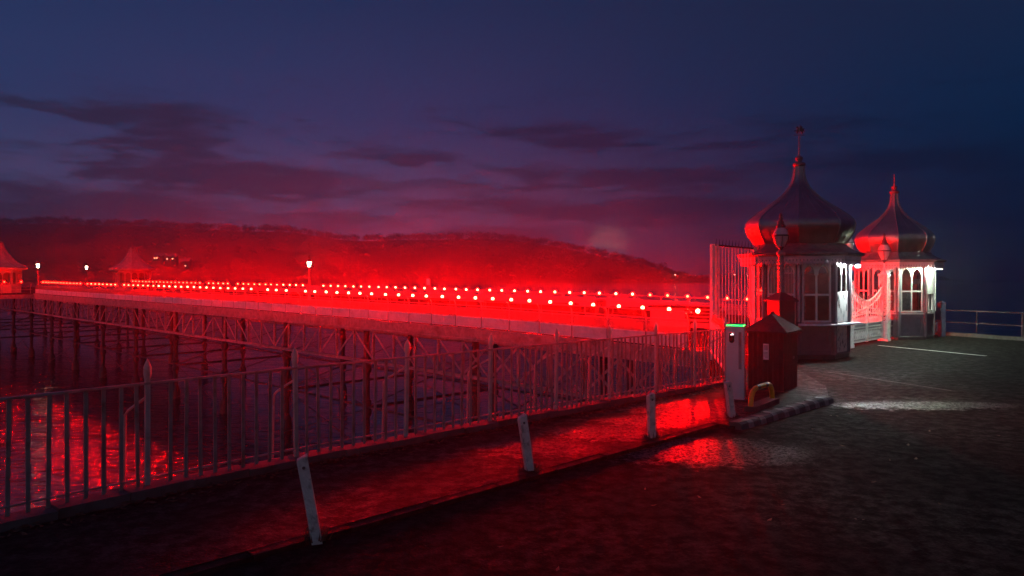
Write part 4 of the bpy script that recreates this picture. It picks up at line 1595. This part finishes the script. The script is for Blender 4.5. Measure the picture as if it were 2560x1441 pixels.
# side wickets between pillars and kiosks
for qa, qb, lab in ((21.95, QA - .18, 'narrow white side panel'), (QB + .18, 27.95, 'narrow side panel')):
    wp = bpy.data.objects.new('side_panel', None)
    C.objects.link(wp)
    wp.parent = gate
    for z_, hh in ((.10, .05), (.46, .04), (.66, .035), (1.30, .03), (1.50, .04)):
        MB().box(-.022, .022, -qb, -qa, z_, z_ + hh).build('rail', 'white_iron', wp)
    nn_ = max(4, int((qb - qa) / .11))
    for i in range(nn_ + 1):
        q_ = qa + (qb - qa) * i / nn_
        MB().tube([GP(q_, .08), GP(q_, 1.62)], .012, 5).tube([GP(q_, 1.62), GP(q_, 1.68), GP(q_, 1.76)], [.01, .022, .003], 5).build('bar', 'white_iron', wp)
    MB().box(.01, .018, -qb, -qa, .14, .66).build('back_plate', 'valance', wp)
# curved bracket from the tall pillar to the far kiosk
MB().tube([GP(QB + .14, 1.62), GP(QB + .16, 1.95), GP(QB + .26, 2.22), GP(QB + .46, 2.38), GP(QB + .80, 2.42)], .055, 8).build('bracket_arm', 'white_iron', gate)
# latch box on the gate
MB().box(-.06, -.032, -QA - .42, -QA - .28, 1.18, 1.34).build('latch_box', 'paper', gate)

# white spindled side panel by the lamp column
sp_ = thing('spindle_panel', 'narrow white panel of turned spindles between lamp column and kiosk', 'panel', (7.42, 20.22, ROAD_Z), math.atan2(-.44, .42))
for z_ in (.62, 1.20, 1.62, 2.28, 2.60):
    MB().box(0, .56, -.02, .02, z_, z_ + .04).build('rail', 'white_iron', sp_)
for i in range(7):
    x = .05 + i * .092
    MB().tube([(x, 0, .02), (x, 0, 2.30)], .012, 5).build('bar', 'white_iron', sp_)
    MB().lathe([(.012, 2.32), (.024, 2.36), (.012, 2.40), (.026, 2.47), (.030, 2.52), (.012, 2.58), (.02, 2.60)], 6, (x, 0, 0)).build('spindle', 'white_iron', sp_)
    MB().lathe([(.014, 1.24), (.028, 1.30), (.014, 1.36), (.03, 1.46), (.014, 1.58), (.02, 1.62)], 6, (x, 0, 0)).build('spindle', 'white_iron', sp_)


# ================================================================== UNLIT LANTERNS
def lantern(t_, z, sc_=1.0, lit=False):
    """tapered glass lantern with a crowned cap; z at its foot"""
    k_ = sc_
    MB().lathe([(.03 * k_, z - .12 * k_), (.05 * k_, z - .06 * k_), (.10 * k_, z)], 8).build('lantern_base', 'dark_iron', t_)
    g_ = MB().lathe([(.105 * k_, z + .002), (.19 * k_, z + .17 * k_), (.215 * k_, z + .30 * k_)], 12).build('lantern_glass', 'frosted', t_)
    g2 = MB().lathe([(.215 * k_, z + .345 * k_), (.19 * k_, z + .44 * k_), (.12 * k_, z + .54 * k_)], 12).build('lantern_hood', 'frosted', t_)
    MB().lathe([(.225 * k_, z + .302 * k_), (.235 * k_, z + .32 * k_), (.225 * k_, z + .343 * k_)], 12).build('band', 'dark_iron', t_)
    for j in range(6):
        a_ = j * PI / 3
        MB().tube([(.11 * k_ * math.cos(a_), .11 * k_ * math.sin(a_), z), (.197 * k_ * math.cos(a_), .197 * k_ * math.sin(a_), z + .17 * k_), (.222 * k_ * math.cos(a_), .222 * k_ * math.sin(a_), z + .30 * k_)], .010 * k_, 4).build('glazing_bar', 'dark_iron', g_)
    MB().lathe([(.13 * k_, z + .54 * k_), (.14 * k_, z + .57 * k_), (.08 * k_, z + .66 * k_), (.09 * k_, z + .70 * k_), (.045 * k_, z + .76 * k_), (.055 * k_, z + .80 * k_), (.03 * k_, z + .84 * k_), (.045 * k_, z + .89 * k_), (.004, z + .98 * k_)], 8).build('crown', 'dark_iron', t_)


m = mat('frosted', (.42, .36, .36), .25, var=.05)

t_ = thing('lamp_column', 'unlit lantern on a twisted column with a square pedestal, behind the shed', 'street lamp', (7.02, 19.30, ROAD_Z), R(20))
MB().box(-.24, .24, -.24, .24, 0, 1.55).box(-.30, .30, -.30, .30, 0, .14).build('pedestal', 'dark_iron', t_)
MB().add([(-.31, -.31, 1.553), (.31, -.31, 1.553), (.31, .31, 1.553), (-.31, .31, 1.553), (-.31, -.31, 1.60), (.31, -.31, 1.60), (.31, .31, 1.60), (-.31, .31, 1.60), (0, 0, 1.84)],
         [(3, 2, 1, 0), (0, 1, 5, 4), (1, 2, 6, 5), (2, 3, 7, 6), (3, 0, 4, 7), (4, 5, 8), (5, 6, 8), (6, 7, 8), (7, 4, 8)]).build('pedestal_cap', 'dark_iron', t_)
tw = MB()
v = []
nseg = 30
for i in range(nseg + 1):
    z = 1.70 + 1.05 * i / nseg
    for j in range(10):
        a = 2 * PI * j / 10 + i * .42
        rr = .070 * (1 + .22 * math.cos(2 * PI * j / 10 * 5)) * (1.05 - .2 * i / nseg)
        v.append((rr * math.cos(a), rr * math.sin(a), z))
tw.add(v, [(i * 10 + j, i * 10 + (j + 1) % 10, (i + 1) * 10 + (j + 1) % 10, (i + 1) * 10 + j) for i in range(nseg) for j in range(10)], True)
tw.build('twisted_shaft', 'rail_metal', t_)
MB().lathe([(.07, 2.74), (.11, 2.78), (.11, 2.84), (.05, 2.90)], 10).build('capital', 'rail_metal', t_)
lantern(t_, 2.98, .92)

for q_, lab, sc_, zz in ((27.02, 'unlit lantern above the tall gate pillar before the far dome', .95, 2.55), (QA, 'unlit lantern above the shorter gate pillar, half hidden by the nearer kiosk roof', .85, 2.75)):
    p = W(-2.95, q_)
    t_ = thing('gate_lantern', lab, 'lantern', (p.x, p.y, ROAD_Z), 0, 'unlit lanterns on the gate pillars')
    zb0 = 2.43 if q_ > 25 else 2.235
    MB().lathe([(.05, zb0), (.05, zb0 + .06), (.03, zb0 + .09), (.03, zz + .15)], 8).build('stem', 'white_iron', t_)
    lantern(t_, zz + .22, sc_)

# dark post behind the gate
t_ = thing('dark_post', 'dark iron post with a spreading cap just behind the gate', 'post', W(-.6, 26.3), 0)
MB().lathe([(.10, 0), (.10, .3), (.07, .4), (.06, 2.35), (.10, 2.42), (.20, 2.62), (.22, 2.70), (.06, 2.72)], 10).build('shaft', 'dark_iron', t_)

# ================================================================== SEA RAILING AT THE FAR SIDE
rl_pts = [Vector((16.05, 28.0, 0)), Vector((17.55, 25.35, 0)), Vector((23.2, 17.0, 0))]
sr = thing('sea_railing', 'plain two-bar metal railing at the water edge beyond the far kiosk', 'railing')
for hh in (.92, .48):
    MB().tube([p + Vector((0, 0, hh)) for p in rl_pts], .022, 6).build('rail', 'dull_rail', sr)
pm = MB().tube([(0, 0, ROAD_Z - .02), (0, 0, .92)], .028, 6).mesh('post', 'dull_rail')
for p, d_ in resample([(q_.x, q_.y) for q_ in rl_pts], 1.5):
    link('post', pm, sr, (p.x, p.y, 0))
t_ = thing('notice_stand', 'dark blue post with a box beside the far kiosk', 'post', (15.75, 27.1, ROAD_Z), R(20))
MB().box(-.10, .10, -.08, .08, 0, 1.22).build('post', 'blue_paint', t_)
MB().box(-.38, -.14, -.06, .06, .62, 1.05).build('box', 'blue_paint', t_)
MB().box(-.139, -.101, -.03, .03, .8, .86).build('arm', 'blue_paint', t_)
MB().add([(-.13, -.11, 1.222), (.13, -.11, 1.222), (.13, .11, 1.222), (-.13, .11, 1.222), (0, 0, 1.33)], [(3, 2, 1, 0), (0, 1, 4), (1, 2, 4), (2, 3, 4), (3, 0, 4)]).build('cap', 'blue_paint', t_)
# low kerb at the water edge
for a, b_ in zip(rl_pts, rl_pts[1:]):
    mb_ = MB().bar(a + Vector((-.0, -.0, .02)), b_ + Vector((0, 0, .02)), .22, .16)
    tag(mb_.build('kerb', 'concrete'), kind='structure')

# ================================================================== LIGHTS ACROSS THE WATER
for i, (px, t0, lab) in enumerate(((398, 648, 'lit house with two close bright windows, first of three on the headland'), (428, 650, 'lit house with two bright windows, middle of three on the headland'), (463, 662, 'lit house with one bright window, standing apart on the headland'))):
    best = min((abs(hill_pt(1280 + (px - 1280) * (SHY + (RY - SHY) * k_ / 100) / RY, k_ / 100).z + 7 - (H + (690 - t0) / F * (SHY + (RY - SHY) * k_ / 100))), k_ / 100) for k_ in range(5, 100))[1]
    Y = SHY + (RY - SHY) * best - 14
    t_ = thing('house', lab, 'house', ((px - 1280) / F * Y, Y, H + (690 - t0) / F * Y), 0, 'lit houses on the headland')
    MB().box(-6, 6, -3, 5, -8, 4).build('wall', 'house_wall', t_)
    MB().add([(-6.4, -3.4, 4.01), (6.4, -3.4, 4.01), (6.4, 5.4, 4.01), (-6.4, 5.4, 4.01), (-6.4, 1, 7.5), (6.4, 1, 7.5)], [(3, 2, 1, 0), (0, 1, 5, 4), (2, 3, 4, 5), (1, 2, 5), (3, 0, 4)]).build('roof', 'far_roof', t_)
    for x, z in (((-4, 1), (-1.5, 1.2)), ((-3.5, 1), (3.0, 1.2)), ((1.5, -1.5),))[i]:
        MB().box(x - .7, x + .7, -3.08, -3.01, z - .6, z + .6).build('window', 'window_warm', t_)
SHL = [(1657, 'brightest lamp on the shore where the headland ends'), (1674, 'small lamp on the shore just beyond the brightest one'), (1688, 'second bright lamp on the shore beyond the headland'), (1714, 'faint lamp on the low shore, fourth from the headland'),
       (1738, 'faint lamp on the low shore, fifth from the headland'), (1822, 'lamp on the low shore seen between the tall fence bars'), (1836, 'second lamp on the low shore behind the tall fence bars'), (1868, 'third lamp on the low shore behind the tall fence bars')]
for i, (px, lab) in enumerate(SHL):
    Y = 930 if px < 1700 else 1500
    x = (px - 1280) / F * Y
    py = (688, 690, 687, 689, 690, 688, 687, 689)[i]
    z = H + (690 - py) / F * Y
    t_ = thing('shore_lamp', lab, 'lamp', (x, Y, WATER_Z), 0, 'lamps along the far shore')
    MB().tube([(0, 0, -1), (0, 0, z - WATER_Z - .3)], .15, 5).build('pole', 'dark_iron', t_)
    MB().ball((0, 0, z - WATER_Z), (.62, .3, .5, .22, .22, .35, .4, .42)[i], 8, 5).build('globe', 'shore_light', t_)

# ================================================================== HAZE
hz = MB().box(-2700, 2700, -320, 1690, WATER_Z - 1.9, 105)  # scattering air added in place of the lens veil round the lamps
ho = hz.build('haze', 'interior')
ho.data.materials.clear()
vm = bpy.data.materials.new('haze')
vm.use_nodes = True
t = vm.node_tree
t.nodes.clear()
pv = nd(t, 'ShaderNodeVolumePrincipled')
ou = nd(t, 'ShaderNodeOutputMaterial')
pv.inputs['Color'].default_value = (.92, .92, .94, 1)
pv.inputs['Density'].default_value = HAZE_DENSITY
pv.inputs['Anisotropy'].default_value = HAZE_G
t.links.new(pv.outputs[0], ou.inputs['Volume'])
ho.data.materials.append(vm)
tag(ho, 'haze added to give the red lens veil round the pier lamps', 'haze', kind='stuff')
